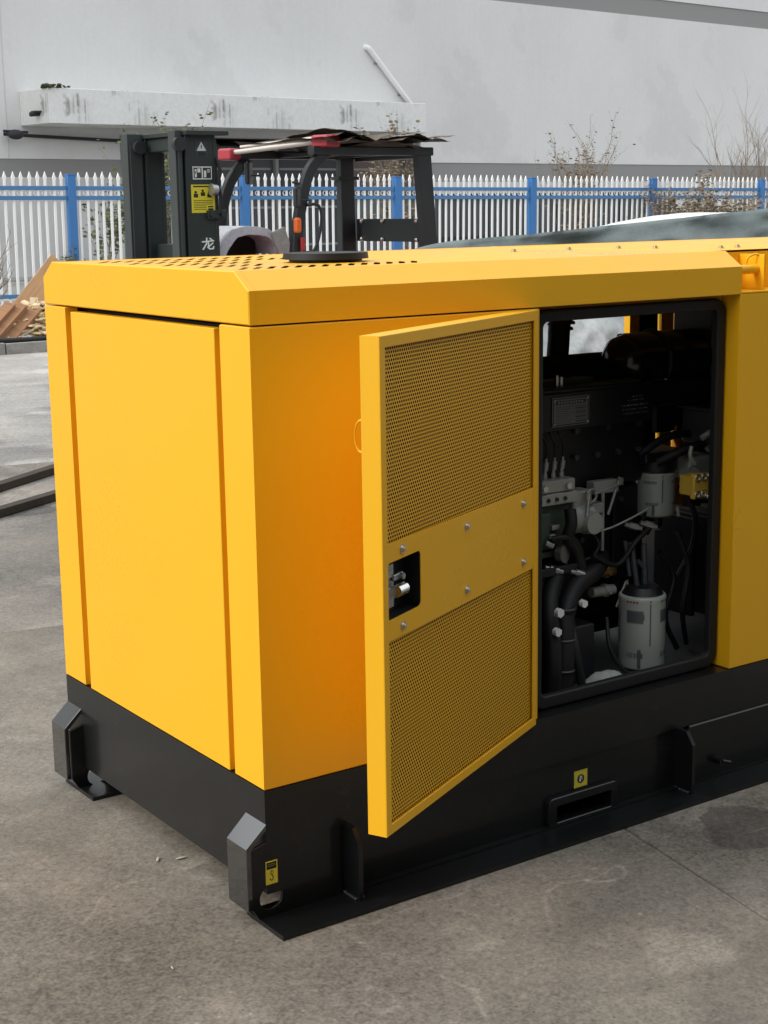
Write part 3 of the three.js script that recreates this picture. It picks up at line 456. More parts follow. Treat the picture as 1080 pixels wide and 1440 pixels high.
  part(e, 'wire_loop', hose([[1.315, 0.47, -0.26], [1.335, 0.52, -0.255], [1.35, 0.545, -0.255], [1.345, 0.52, -0.25], [1.318, 0.468, -0.25]], 0.0032), M.aluDull);
  part(e, 'bolt_head', [rod([1.005, 0.527, -0.16], [1.005, 0.527, -0.145], 0.013, 0.013, 6), rod([1.10, 0.535, -0.17], [1.10, 0.535, -0.155], 0.011, 0.011, 6), rod([0.998, 0.475, -0.16], [0.998, 0.475, -0.145], 0.012, 0.012, 6)], M.white);
  part(e, 'battery_tray', [bx(0.98, 1.18, 0.297, 0.46, -0.36, -0.20, 0.008), bx(0.95, 1.15, 0.60, 0.625, -0.34, -0.24, 0.004)], M.engine);
  // spin-on filters
  const can = (x, y0, y1, z, r) => new THREE.LatheGeometry([[0, 0], [r - 0.006, 0], [r, 0.008], [r, y1 - y0 - 0.02], [r + 0.001, y1 - y0 - 0.016], [r + 0.001, y1 - y0 - 0.006], [r - 0.004, y1 - y0], [0, y1 - y0]].map(p => new THREE.Vector2(...p)), 40).translate(x, y0, z);
  const canT = (seed, red) => canvasTex(512, 256, (x) => {
    const q = rng(seed); x.fillStyle = '#a4aaa4'; x.fillRect(0, 0, 512, 256); x.fillStyle = '#555a5e';
    for (let c = 0; c < 4; c++) { const o = c * 128; if (red) { x.fillStyle = '#8c2a26'; for (let k = 0; k < 4; k++) x.fillRect(o + 8 + k * 12, 92, 8, 26 - (k % 2) * 5); x.fillStyle = '#555a5e'; x.fillRect(o + 8, 150, 62, 7); }
      for (let r = 0; r < 6; r++) { let t = o + 10 + (r % 2) * 8; while (t < o + 70) { const l = 2 + q() * 5; x.fillRect(t, 60 + r * 22 + (red ? 70 : 0), l, 3); t += l + 3; } }
      x.fillRect(o + 92, 80, 5, 24); x.fillRect(o + 92, 116, 5, 14); x.fillRect(o + 92, 140, 5, 30); x.fillRect(o + 50, 172, 12, 12); }
  });
  const fm = t => std('#ffffff', 0.42, 0.1, { map: t });
  part(e, 'oil_filter', can(1.372, 0.298, 0.512, -0.215, 0.066), fm(canT(3, true)), 'larger grey filter canister standing on the floor plate');
  part(e, 'fuel_filter', can(1.545, 0.694, 0.828, -0.345, 0.056), fm(canT(9, false)), 'smaller grey filter canister hanging higher up');
  part(e, 'filter_head', [new THREE.CylinderGeometry(0.058, 0.06, 0.03, 28).translate(1.545, 0.845, -0.345), bx(1.47, 1.64, 0.855, 0.885, -0.42, -0.31, 0.008), new THREE.CylinderGeometry(0.045, 0.060, 0.022, 28).translate(1.372, 0.522, -0.215), rod([1.545, 0.694, -0.345], [1.545, 0.655, -0.345], 0.024, 0.02, 8), bx(1.50, 1.60, 0.66, 0.70, -0.43, -0.37, 0.006)], M.engine);
  part(e, 'filter_spout', rod([1.545, 0.692, -0.345], [1.545, 0.652, -0.345], 0.021, 0.019, 12), M.aluDull);
  part(e, 'thick_hose', [hose([[1.47, 0.88, -0.34], [1.54, 0.92, -0.32], [1.62, 0.93, -0.32], [1.70, 0.91, -0.34], [1.75, 0.84, -0.36]], 0.012, 24), hose([[1.50, 0.86, -0.30], [1.58, 0.895, -0.26], [1.68, 0.90, -0.28], [1.74, 0.88, -0.34]], 0.014, 24), hose([[1.46, 0.72, -0.30], [1.43, 0.69, -0.28], [1.46, 0.66, -0.29], [1.51, 0.67, -0.33]], 0.006), hose([[1.60, 0.78, -0.30], [1.64, 0.70, -0.28], [1.66, 0.60, -0.30], [1.62, 0.5, -0.32]], 0.008)], M.rubber);
  part(e, 'red_wire', hose([[1.60, 0.955, -0.32], [1.588, 0.92, -0.315], [1.592, 0.89, -0.30], [1.60, 0.87, -0.30]], 0.0035), std([0.25, 0.01, 0.015], 0.5));
  part(e, 'primer_pump', [bx(1.60, 1.70, 0.80, 0.87, -0.33, -0.26, 0.012), rod([1.60, 0.84, -0.26], [1.64, 0.80, -0.24], 0.010), rod([1.655, 0.888, -0.25], [1.675, 0.898, -0.25], 0.009), rod([1.56, 0.725, -0.27], [1.565, 0.70, -0.27], 0.005)], M.aluDull);
  part(e, 'terminal_box', [bx(1.66, 1.80, 0.90, 1.0, -0.36, -0.22, 0.008), bx(1.65, 1.82, 1.0, 1.008, -0.37, -0.21, 0.002)], M.engineGrey);
  part(e, 'cable_clip', [hose([[1.56, 0.91, -0.22], [1.55, 0.885, -0.215], [1.565, 0.86, -0.21]], 0.006), rod([1.60, 0.93, -0.22], [1.63, 0.945, -0.215], 0.009), rod([1.66, 0.92, -0.2], [1.72, 0.935, -0.2], 0.012)], M.aluDull);
  const act = part(e, 'actuator', [bx(1.498, 1.56, 0.773, 0.845, -0.165, -0.148, 0.005), bx(1.505, 1.555, 0.782, 0.836, -0.21, -0.165)], std([0.62, 0.40, 0.05], 0.45), 'small brass yellow actuator box');
  part(act, 'white_handle', hose([[1.555, 0.838, -0.148], [1.560, 0.835, -0.120], [1.562, 0.81, -0.113], [1.560, 0.782, -0.120], [1.552, 0.778, -0.148]], 0.005), M.white);
  for (const y of [0.786, 0.834]) part(act, 'screw', [new THREE.TorusGeometry(0.009, 0.003, 6, 14).translate(1.512, y, -0.147), new THREE.TorusGeometry(0.009, 0.003, 6, 14).translate(1.537, y, -0.147)], M.zinc);
  { // wiring looms, brackets and bolts over the block
    const q = rng(77);
    for (const pts of [[[1.20, 0.64, -0.24], [1.30, 0.60, -0.24], [1.36, 0.66, -0.23], [1.46, 0.70, -0.25]], [[1.24, 0.46, -0.22], [1.22, 0.38, -0.18], [1.26, 0.31, -0.15], [1.33, 0.302, -0.13]], [[1.44, 0.62, -0.22], [1.50, 0.54, -0.22], [1.47, 0.42, -0.22], [1.52, 0.32, -0.22]], [[1.55, 0.66, -0.26], [1.58, 0.55, -0.24], [1.56, 0.42, -0.24], [1.60, 0.31, -0.26]]])
      part(e, 'wiring_loom', hose(pts, 0.006 + q() * 0.003, 30, 8), M.rubber);
    for (const [x, y, z] of [[1.22, 0.90, -0.338], [1.30, 0.90, -0.338], [1.38, 0.90, -0.338], [1.46, 0.90, -0.338], [1.22, 0.975, -0.338], [1.34, 0.975, -0.338], [1.46, 0.975, -0.338], [1.25, 0.66, -0.345], [1.40, 0.76, -0.345], [1.33, 0.62, -0.345], [1.44, 0.56, -0.345]]) part(e, 'block_bolt', rod([x, y, z], [x, y, z + 0.012], 0.009, 0.009, 6), M.engineGrey);
    for (const [x, y, z] of [[1.06, 0.62, -0.255], [1.14, 0.60, -0.24], [1.36, 0.70, -0.26], [1.41, 0.70, -0.25], [1.62, 0.76, -0.25]]) part(e, 'hose_fitting', [rod([x, y, z], [x + 0.022, y - 0.008, z + 0.01], 0.011, 0.011, 6), rod([x - 0.014, y + 0.004, z - 0.004], [x + 0.034, y - 0.012, z + 0.014], 0.007)], M.alu);
    for (const y of [0.36, 0.44, 0.52]) part(e, 'hose_band', new THREE.TorusGeometry(0.027, 0.004, 6, 20).rotateX(Math.PI / 2).translate(1.035 + (y - 0.36) * 0.2, y, -0.165 - (y - 0.36) * 0.2), M.engineGrey);
  }
  part(e, 'radiator', [bx(1.95, 2.05, 0.34, 0.60, -0.95, -0.15)], M.engine);
  for (let k = 0; k < 10; k++) part(e, 'alternator_fin', bx(1.70 + k * 0.05, 1.715 + k * 0.05, 0.36, 0.66, -0.5, -0.34 + 0.01 * (k % 2)), M.engine);
  part(e, 'post_bar', [bx(1.735, 1.75, 0.66, 1.30, -0.30, -0.285), bx(1.705, 1.715, 0.86, 1.04, -0.26, -0.25)], M.engineGrey);
  part(e, 'control_cabinet', [bx(1.62, 1.78, 1.10, 1.30, -0.20, -0.10, 0.006)], std([0.05, 0.035, 0.028], 0.5));
}
{ // small things lying on the deck
  const rag = part(scene, 'cleaning_rag', (() => { const g = new THREE.PlaneGeometry(0.14, 0.10, 16, 12).rotateX(-Math.PI / 2), p = g.attributes.position; for (let i = 0; i < p.count; i++) { const x = p.getX(i), z = p.getZ(i), e = Math.max(0, 1 - (x / 0.07) ** 2) * Math.max(0, 1 - (z / 0.05) ** 2); p.setY(i, 0.04 * e * (0.5 + fbm(x * 3 + 0.5, z * 3 + 0.5, 8, 3, 77)) + 0.002); } g.computeVertexNormals(); return g.translate(1.17, 0.297, -0.14); })(), std([0.45, 0.45, 0.44], 0.95, 0, { map: clothT, side: THREE.DoubleSide }));
  tag(rag, 'crumpled pale rag lying on the dark floor plate inside the doorway', 'rag');
  const sc = part(scene, 'screwdriver', [rod([1.03, 0.306, -0.12], [1.09, 0.306, -0.105], 0.004), rod([1.09, 0.306, -0.105], [1.115, 0.307, -0.10], 0.008)], M.white);
  tag(sc, 'small tool with a white tip lying at the doorway sill', 'tool');
}
// ------------------------------------------------------------------ covered machinery behind the generator
function sheet(nx, ny, fn, mat, name, label, cat) {
  const g = new THREE.PlaneGeometry(1, 1, nx, ny), p = g.attributes.position, uv = g.attributes.uv;
  for (let i = 0; i < p.count; i++) { const q = fn(p.getX(i) + 0.5, p.getY(i) + 0.5); p.setXYZ(i, ...q.slice(0, 3)); uv.setXY(i, q[3] ?? q[0], q[4] ?? q[2]); }
  g.computeVertexNormals(); return tag(part(scene, name, g, mat), label, cat);
}
const fold = (a, b, s) => fbm(((a % 1) + 1) % 1, ((b % 1) + 1) % 1, 6, 4, s) - 0.5;
{
  const top = x => 1.378 + Math.max(0, Math.min(1, (x - 3.3) / 3.4)) * 0.20;
  sheet(150, 60, (u, v) => {                 // u along x, v: 0 front hem -> 1 back hem
    const x = 3.15 + u * 6; let y, z; const e = sm(0, 0.05, u);
    if (v < 0.5) { const t = v / 0.5; y = 0.75 + (top(x) - 0.75) * t; z = -3.55 - 0.45 * t; }
    else if (v < 0.8) { const t = (v - 0.5) / 0.3; y = top(x) - 0.10 * t; z = -4.0 - 0.5 * t; }
    else { const t = (v - 0.8) / 0.2; y = (top(x) - 0.10) * (1 - t * 0.5); z = -4.5 - 0.1 * t; }
    y = y * (0.985 + 0.015 * e); const c = v < 0.5 ? 1 - v : 0.5;
    return [x + 0.66 * Math.max(0, -z - 4), y + 0.03 * fold(u * 2, v * 3, 91) * c, z + 0.26 * fold(u * 1.5, v * 2, 92) * c + 0.10 * fold(u * 5, v * 3, 93) * c, u * 6, v * 3];
  }, M.tarpDark, 'tarpaulin', 'dark green grey tarpaulin draped over a long stack behind the generator', 'tarpaulin');
  sheet(60, 20, (u, v) => {  // added white piece: the tarpaulin's lit top put into its colour
    const x = 5.9 + u * 3.0, e = Math.sin(Math.PI * Math.min(1, Math.max(0, u)));
    return [x, 1.36 + 0.125 * sm(0, 0.5, u) + 0.03 * e * Math.sin(v * Math.PI * 0.6) - 0.5 * sm(0.85, 1, v) + 0.03 * fold(u, v, 71), -4.65 - v * 1.5, x, v];
  }, M.litTarpTop = std([0.78, 0.79, 0.80], 0.6, 0, { map: clothT, side: THREE.DoubleSide }), 'lit_tarp_top', 'white piece standing in for the lit top of the dark tarpaulin', 'sheet');
  const wr = sheet(120, 70, (u, v) => {
    const x = 1.7 + u * 3.2, t = v; let y, z; if (t < 0.75) { y = 1.30 * t / 0.75; z = -1.75 - 1.35 * t; } else { y = 1.30 + 0.02 * (t - 0.75); z = -2.76 - (t - 0.75) * 3; }
    const crease = Math.abs(fold(u * 1.3 + 0.1, v * 1.1, 95)) + 0.5 * Math.abs(fold(u * 3.1, v * 2.7, 96));
    return [x, y + 0.03 * fold(u * 2, v * 2, 94), z - 0.34 * crease, u * 2.6, v * 1.6];
  }, M.tarpSilver, 'wrapping_sheet', 'wrinkled silver grey sheet wrapped round a load, seen through the doorway', 'sheet');
  const pile = thing('timber_stack', 'long low stack hidden under the dark tarpaulin', 'stack', null, [6.6, 0, -6.3]);
  for (let k = 0; k < 3; k++) part(pile, 'beam', bx(0, 3.0, 0.05 + k * 0.4, 0.4 + k * 0.4, 0.05, 1.4, 0.02), M.wood);
}
// ------------------------------------------------------------------ forklift (faces -X)
{
  const f = thing('forklift', 'dark forklift with a red trimmed overhead guard under weathered cover sheets', 'forklift', null, [0, 0, 0]);
  for (const z of [-8.2, -8.9]) {
    const xs = z > -8.5 ? 4.40 : 4.29, xi = z > -8.5 ? 4.055 : 3.98;
    const m = new THREE.Group(); m.name = numbered('mast_rail'); f.add(m);
    m.userData.label = z > -8.5 ? 'near mast rail with stickers' : 'far mast rail';
    part(m, 'outer_channel', [bx(4.15, xs, 0.12, 2.20, z - 0.02, z + 0.05, 0.004), bx(4.13, 4.16, 0.12, 2.2, z - 0.08, z + 0.055, 0.004), bx(xs - 0.02, xs + 0.01, 0.12, 2.14, z - 0.08, z + 0.055, 0.004)], M.mast);
    part(m, 'inner_channel', [bx(xi, 4.12, 0.18, 2.21, z - 0.09, z + 0.03, 0.005), bx(xi + 0.02, 4.10, 0.18, 2.12, z + 0.03, z + 0.045)], M.mastIn ??= std([0.035, 0.042, 0.041], 0.45));
    part(m, 'roller', new THREE.CylinderGeometry(0.055, 0.055, 0.05, 18).rotateX(Math.PI / 2).translate(4.07, 2.10, z + 0.07), M.guard);
    part(m, 'lift_cylinder', [rod([4.33, 0.2, z - 0.16], [4.33, 1.75, z - 0.16], 0.04), rod([4.33, 1.75, z - 0.16], [4.33, 2.12, z - 0.16], 0.024)], M.guard);
  }
  part(f, 'mast_crossbar', [bx(4.12, 4.5, 2.17, 2.205, -8.95, -8.10, 0.005), bx(4.2, 4.4, 1.2, 1.32, -8.86, -8.27, 0.01), bx(4.2, 4.36, 0.35, 0.5, -8.86, -8.27, 0.01), bx(4.15, 4.40, 2.06, 2.17, -8.86, -8.27, 0.01)], M.mast);
  part(f, 'lift_chain', [bx(4.20, 4.24, 0.5, 2.1, -8.36, -8.32), bx(4.20, 4.24, 0.5, 2.1, -9.04, -9.0)], M.guard);
  part(f, 'tilt_bracket', [bx(4.30, 4.47, 1.52, 1.59, -8.2, -8.12, 0.006), rod([4.33, 1.555, -8.12], [4.33, 1.555, -8.10], 0.018), rod([4.43, 1.555, -8.12], [4.43, 1.555, -8.10], 0.018)], M.mast);
  part(f, 'hydraulic_line', [hose([[4.40, 2.0, -8.14], [4.42, 1.9, -8.12], [4.40, 1.8, -8.12], [4.42, 1.68, -8.12], [4.40, 1.56, -8.12]], 0.014)], M.rubber);
  const lampM = part(f, 'work_lamp', [new THREE.CylinderGeometry(0.06, 0.045, 0.07, 18).rotateZ(Math.PI / 2).scale(0.8, 0.8, 0.8).translate(0.9, 0.35, -1.6).translate(3.45, 1.40, -6.5)], M.alu);
  // stickers on the near mast
  const st1 = canvasTex(192, 96, (x) => { x.fillStyle = '#c9cbc6'; x.fillRect(0, 0, 192, 96); x.fillStyle = '#23282a'; x.fillRect(8, 8, 82, 80); x.fillRect(102, 8, 82, 80); x.fillStyle = '#c9cbc6'; x.fillRect(20, 20, 20, 60); x.fillRect(48, 14, 30, 30); x.fillRect(112, 30, 24, 50); x.fillRect(146, 20, 24, 24); x.fillStyle = '#23282a'; x.fillRect(24, 34, 10, 20); x.fillRect(150, 26, 12, 12); });
  const st2 = canvasTex(160, 192, (x) => { x.fillStyle = '#cdbd2a'; x.fillRect(0, 0, 160, 192); x.fillStyle = '#1d1d12'; x.fillRect(14, 8, 132, 10); for (const [a, b] of [[30, 62], [78, 52], [122, 62]]) { x.beginPath(); x.arc(a, b - 10, 9, 0, 7); x.fill(); x.fillRect(a - 14, b, 30, 26); } x.fillStyle = '#5b5316'; for (let k = 0; k < 6; k++) x.fillRect(14, 106 + k * 12, k > 2 ? 86 : 130, 5); x.fillStyle = '#1d1d12'; x.fillRect(112, 146, 34, 10); x.fillRect(112, 162, 34, 14); });
  const st3 = canvasTex(128, 128, (x) => {   // the character painted on the mast
    x.fillStyle = '#26312f'; x.fillRect(0, 0, 128, 128); x.strokeStyle = '#d5d8d4'; x.lineWidth = 13; x.lineCap = 'round';
    const ln = (...p) => { x.beginPath(); x.moveTo(p[0], p[1]); for (let k = 2; k < p.length; k += 2) x.lineTo(p[k], p[k + 1]); x.stroke(); };
    ln(14, 44, 112, 36); ln(52, 12, 50, 60, 18, 112); ln(66, 44, 66, 100, 76, 110, 108, 108, 112, 90); ln(104, 58, 60, 96); ln(80, 14, 96, 26);
  });
  const tri = canvasTex(96, 128, (x) => { x.fillStyle = '#26312f'; x.fillRect(0, 0, 96, 128); x.fillStyle = '#b9bcb8'; x.beginPath(); x.moveTo(48, 8); x.lineTo(86, 78); x.lineTo(10, 78); x.fill(); x.fillStyle = '#26312f'; x.fillRect(44, 34, 8, 26); x.fillStyle = '#14181a'; x.fillRect(20, 88, 56, 32); });
  const sk = (x0, x1, y0, y1, t, l) => part(f, 'mast_sticker', bx(x0, x1, y0, y1, -8.1495, -8.1475), std('#ffffff', 0.55, 0, { map: t }), l);
  sk(4.19, 4.36, 1.83, 1.93, st1, 'white pictogram sticker'); sk(4.17, 4.38, 1.57, 1.79, st2, 'yellow warning sticker'); sk(4.24, 4.37, 1.27, 1.38, st3, 'white painted character'); sk(4.22, 4.33, 2.0, 2.13, tri, 'grey warning triangle');
  part(f, 'lift_carriage', [bx(3.86, 3.93, 0.25, 0.37, -9.05, -8.05, 0.01), bx(3.86, 3.93, 0.65, 0.75, -9.05, -8.05, 0.01), bx(3.86, 3.9, 0.37, 0.65, -8.9, -8.85), bx(3.86, 3.9, 0.37, 0.65, -8.25, -8.2)], M.mast);
  for (const z of [-8.85, -8.25]) part(f, 'fork', [bx(3.80, 3.85, 0.05, 0.75, z - 0.06, z + 0.06, 0.006), bx(3.45, 3.80, 0.05, 0.09, z - 0.06, z + 0.06, 0.006)], M.mast);
  // body
  part(f, 'body', [bx(4.75, 6.75, 0.35, 0.80, -9.05, -8.0, 0.05), bx(5.55, 6.7, 0.8, 1.10, -8.95, -8.1, 0.05), bx(4.7, 5.05, 0.35, 1.18, -8.95, -8.1, 0.04)], M.red);
  part(f, 'counterweight', bx(6.55, 7.05, 0.28, 1.15, -9.02, -8.03, 0.09), M.guard);
  for (const [x, z, r] of [[4.75, -8.08, 0.33], [4.75, -8.97, 0.33], [6.4, -8.08, 0.27], [6.4, -8.97, 0.27]]) { const w = part(f, 'wheel', new THREE.TorusGeometry(r * 0.72, r * 0.28, 10, 26).scale(1, 1, 1.1).translate(x, r, z), M.rubber); part(w, 'rim', new THREE.CylinderGeometry(r * 0.5, r * 0.5, 0.14, 20).rotateX(Math.PI / 2).translate(x, r, z), M.alu); }
  part(f, 'seat', [bx(5.5, 5.95, 1.08, 1.2, -8.8, -8.25, 0.04), bx(5.9, 6.02, 1.15, 1.55, -8.78, -8.27, 0.04).translate(0, -0.42, 0)], M.rubber);
  part(f, 'steering_wheel', [new THREE.TorusGeometry(0.17, 0.016, 10, 36).rotateX(Math.PI / 2).rotateZ(-0.5).translate(5.22, 1.235, -8.5), rod([4.98, 1.0, -8.5], [5.22, 1.235, -8.5], 0.025)], M.rubber);
  // overhead guard
  const pil = (pts, z) => { const P2 = new THREE.CatmullRomCurve3(pts.map(([x, y]) => V(x, y, 0))).getPoints(24), A = [], B = []; P2.forEach((p, k) => { const t = P2[Math.min(24, k + 1)].clone().sub(P2[Math.max(0, k - 1)]).normalize(); A.push([p.x - t.y * 0.045, p.y + t.x * 0.045]); B.unshift([p.x + t.y * 0.045, p.y - t.x * 0.045]); }); return [extr([...B, ...A].reverse(), 0.06, 0.006).translate(0, 0, z - 0.03)]; };
  part(f, 'front_pillar', pil([[5.03, 0.8], [5.03, 1.22], [5.09, 1.6], [5.19, 1.90], [5.38, 2.07]], -8.0), M.guard);
  part(f, 'front_pillar', pil([[4.92, 0.8], [4.92, 1.43], [4.95, 1.62], [5.03, 1.83], [5.20, 2.03]], -9.05), M.guard);
  part(f, 'rear_pillar', [extr([[6.36, 0.8], [6.50, 0.8], [6.40, 2.03], [6.26, 2.03]], 0.09, 0.006).translate(0, 0, -8.05)], M.guard);
  part(f, 'rear_pillar', [extr([[6.16, 0.8], [6.32, 0.8], [6.30, 2.03], [6.16, 2.03]], 0.09, 0.006).translate(0, 0, -9.1), bx(6.12, 6.34, 1.84, 1.87, -9.12, -8.99)], M.guard);
  const bp = part(f, 'back_panel', bx(6.34, 6.37, 1.29, 1.49, -9.05, -7.98, 0.004), M.mast);
  for (const z of [-8.95, -8.62, -8.1]) for (const y of [1.31, 1.47]) part(bp, 'bolt', new THREE.SphereGeometry(0.022, 10, 8).translate(6.335, y, z), M.zinc);
  part(f, 'guard_frame', [bx(5.2, 6.42, 2.02, 2.09, -8.05, -7.95, 0.01), bx(5.05, 6.34, 2.02, 2.09, -9.1, -9.0, 0.01), bx(6.3, 6.42, 2.0, 2.09, -9.0, -8.05, 0.01), bx(5.5, 5.54, 2.03, 2.06, -9.0, -8.05), bx(5.8, 5.84, 2.03, 2.06, -9.0, -8.05), bx(6.1, 6.14, 2.03, 2.06, -9.0, -8.05)], M.guard);
  part(f, 'guard_bar', [rod([5.02, 2.07, -9.05], [5.30, 2.13, -8.02], 0.022), rod([5.12, 2.12, -9.0], [5.40, 2.17, -8.05], 0.016)], std([0.55, 0.50, 0.45], 0.4, 0.3), 'pale tube along the front of the guard');
  part(f, 'red_end_cap', [bx(-0.07, 0.07, -0.05, 0.05, -0.08, 0.08, 0.02).rotateY(0.3).translate(5.03, 2.06, -9.05), bx(-0.08, 0.10, -0.05, 0.05, -0.09, 0.09, 0.02).rotateY(0.3).translate(5.33, 2.13, -7.98)], M.red);
  // cover sheets
  for (let k = 0; k < 8; k++) {
    const x0 = 5.25 + k * 0.15, g = new THREE.PlaneGeometry(0.42, 1.35, 12, 20).rotateX(-Math.PI / 2), p = g.attributes.position;
    for (let i = 0; i < p.count; i++) { const x = p.getX(i), z = p.getZ(i); p.setY(i, 0.028 * Math.sin(x * 11 + k * 1.7) + 0.12 * (fbm((x + 1) % 1, (z + 1.5) / 3, 5, 3, 900 + k) - 0.5) - 0.05 * Math.max(0, x - 0.1)); }
    g.computeVertexNormals(); const q = part(f, 'cover_sheet', g, M.bark); q.position.set(x0 + 0.12, 2.150 + rr(-0.015, 0.035) - k * 0.002, -8.48 + rr(-0.05, 0.05)); q.rotation.set(rr(-0.02, 0.02), rr(-0.25, 0.25), rr(-0.10, 0.04));
  }
  // mirrors, lamp, grab handle
  const mirror = (x, y, z, w, hh) => { const rot = g => g.translate(-x, -y, -z).rotateY(-0.75).translate(x, y, z); const m = part(f, 'mirror', rot(bx(x - 0.02, x + 0.02, y - hh, y + hh, z - w, z + w, 0.018)), M.guard); part(m, 'mirror_glass', rot(bx(x - 0.024, x - 0.021, y - hh + 0.015, y + hh - 0.015, z - w + 0.012, z + w - 0.012)), M.chrome); part(m, 'mirror_arm', rod([x + 0.01, y - 0.02, z], [x + 0.14, y - 0.02, z - 0.05], 0.01), M.guard); };
  mirror(5.00, 1.68, -7.90, 0.075, 0.085); mirror(5.18, 1.90, -8.98, 0.075, 0.10);
  part(f, 'mirror_arm', rod([5.06, 1.79, -7.95], [4.98, 1.80, -7.93], 0.01), M.guard);
  part(f, 'turn_signal', [bx(4.98, 5.035, 1.395, 1.52, -7.95, -7.89, 0.02)], std([0.75, 0.13, 0.02], 0.35), 'orange turn signal');
  part(f, 'tail_lamp', [bx(5.05, 5.09, 1.25, 1.36, -7.96, -7.93, 0.01)], std([0.4, 0.03, 0.03], 0.4));
  part(f, 'grab_handle', hose([[5.13, 1.62, -7.96], [5.21, 1.62, -7.93], [5.24, 1.55, -7.92], [5.19, 1.30, -7.92], [5.15, 1.24, -7.93], [5.08, 1.24, -7.96]], 0.013, 40), M.guard);
  // pale cloth hood over the dash
  const hd = thing('cloth_hood', 'pale lilac cloth hood with a dark hollow, between the mast and the orange lamp', 'cloth');
  const arch = t => { const a = Math.PI * (0.98 - 0.92 * t); const w = 1 + 0.16 * (fbm(t * 0.9, 0.3, 8, 2, 97) - 0.5); return [4.78 + 0.31 * w * Math.cos(a) + 0.03 * Math.sin(t * 11), 1.16 + 0.30 * w * Math.pow(Math.sin(a), 0.55 + 0.25 * t)]; };
  const ar = []; for (let k = 0; k <= 20; k++) ar.push(arch(k / 20)); const ri = ar.slice().reverse().map(([x, y]) => [4.80 + (x - 4.78) * 0.80, 1.16 + (y - 1.16) * 0.76]);
  part(hd, 'cover', extr([...ar, ...ri], 0.55, 0.003).translate(0, 0, -8.85), std([0.62, 0.62, 0.68], 0.7, 0, { map: clothT, side: THREE.DoubleSide }));
  part(hd, 'side_flap', [bx(0, 0.14, -0.22, 0.02, -0.01, 0.01, 0.006).rotateZ(0.35).translate(4.98, 1.38, -8.29)], std([0.42, 0.40, 0.38], 0.8, 0, { map: clothT }));
  part(hd, 'lining', bx(4.56, 5.0, 1.0, 1.40, -8.80, -8.60), M.dark);
}
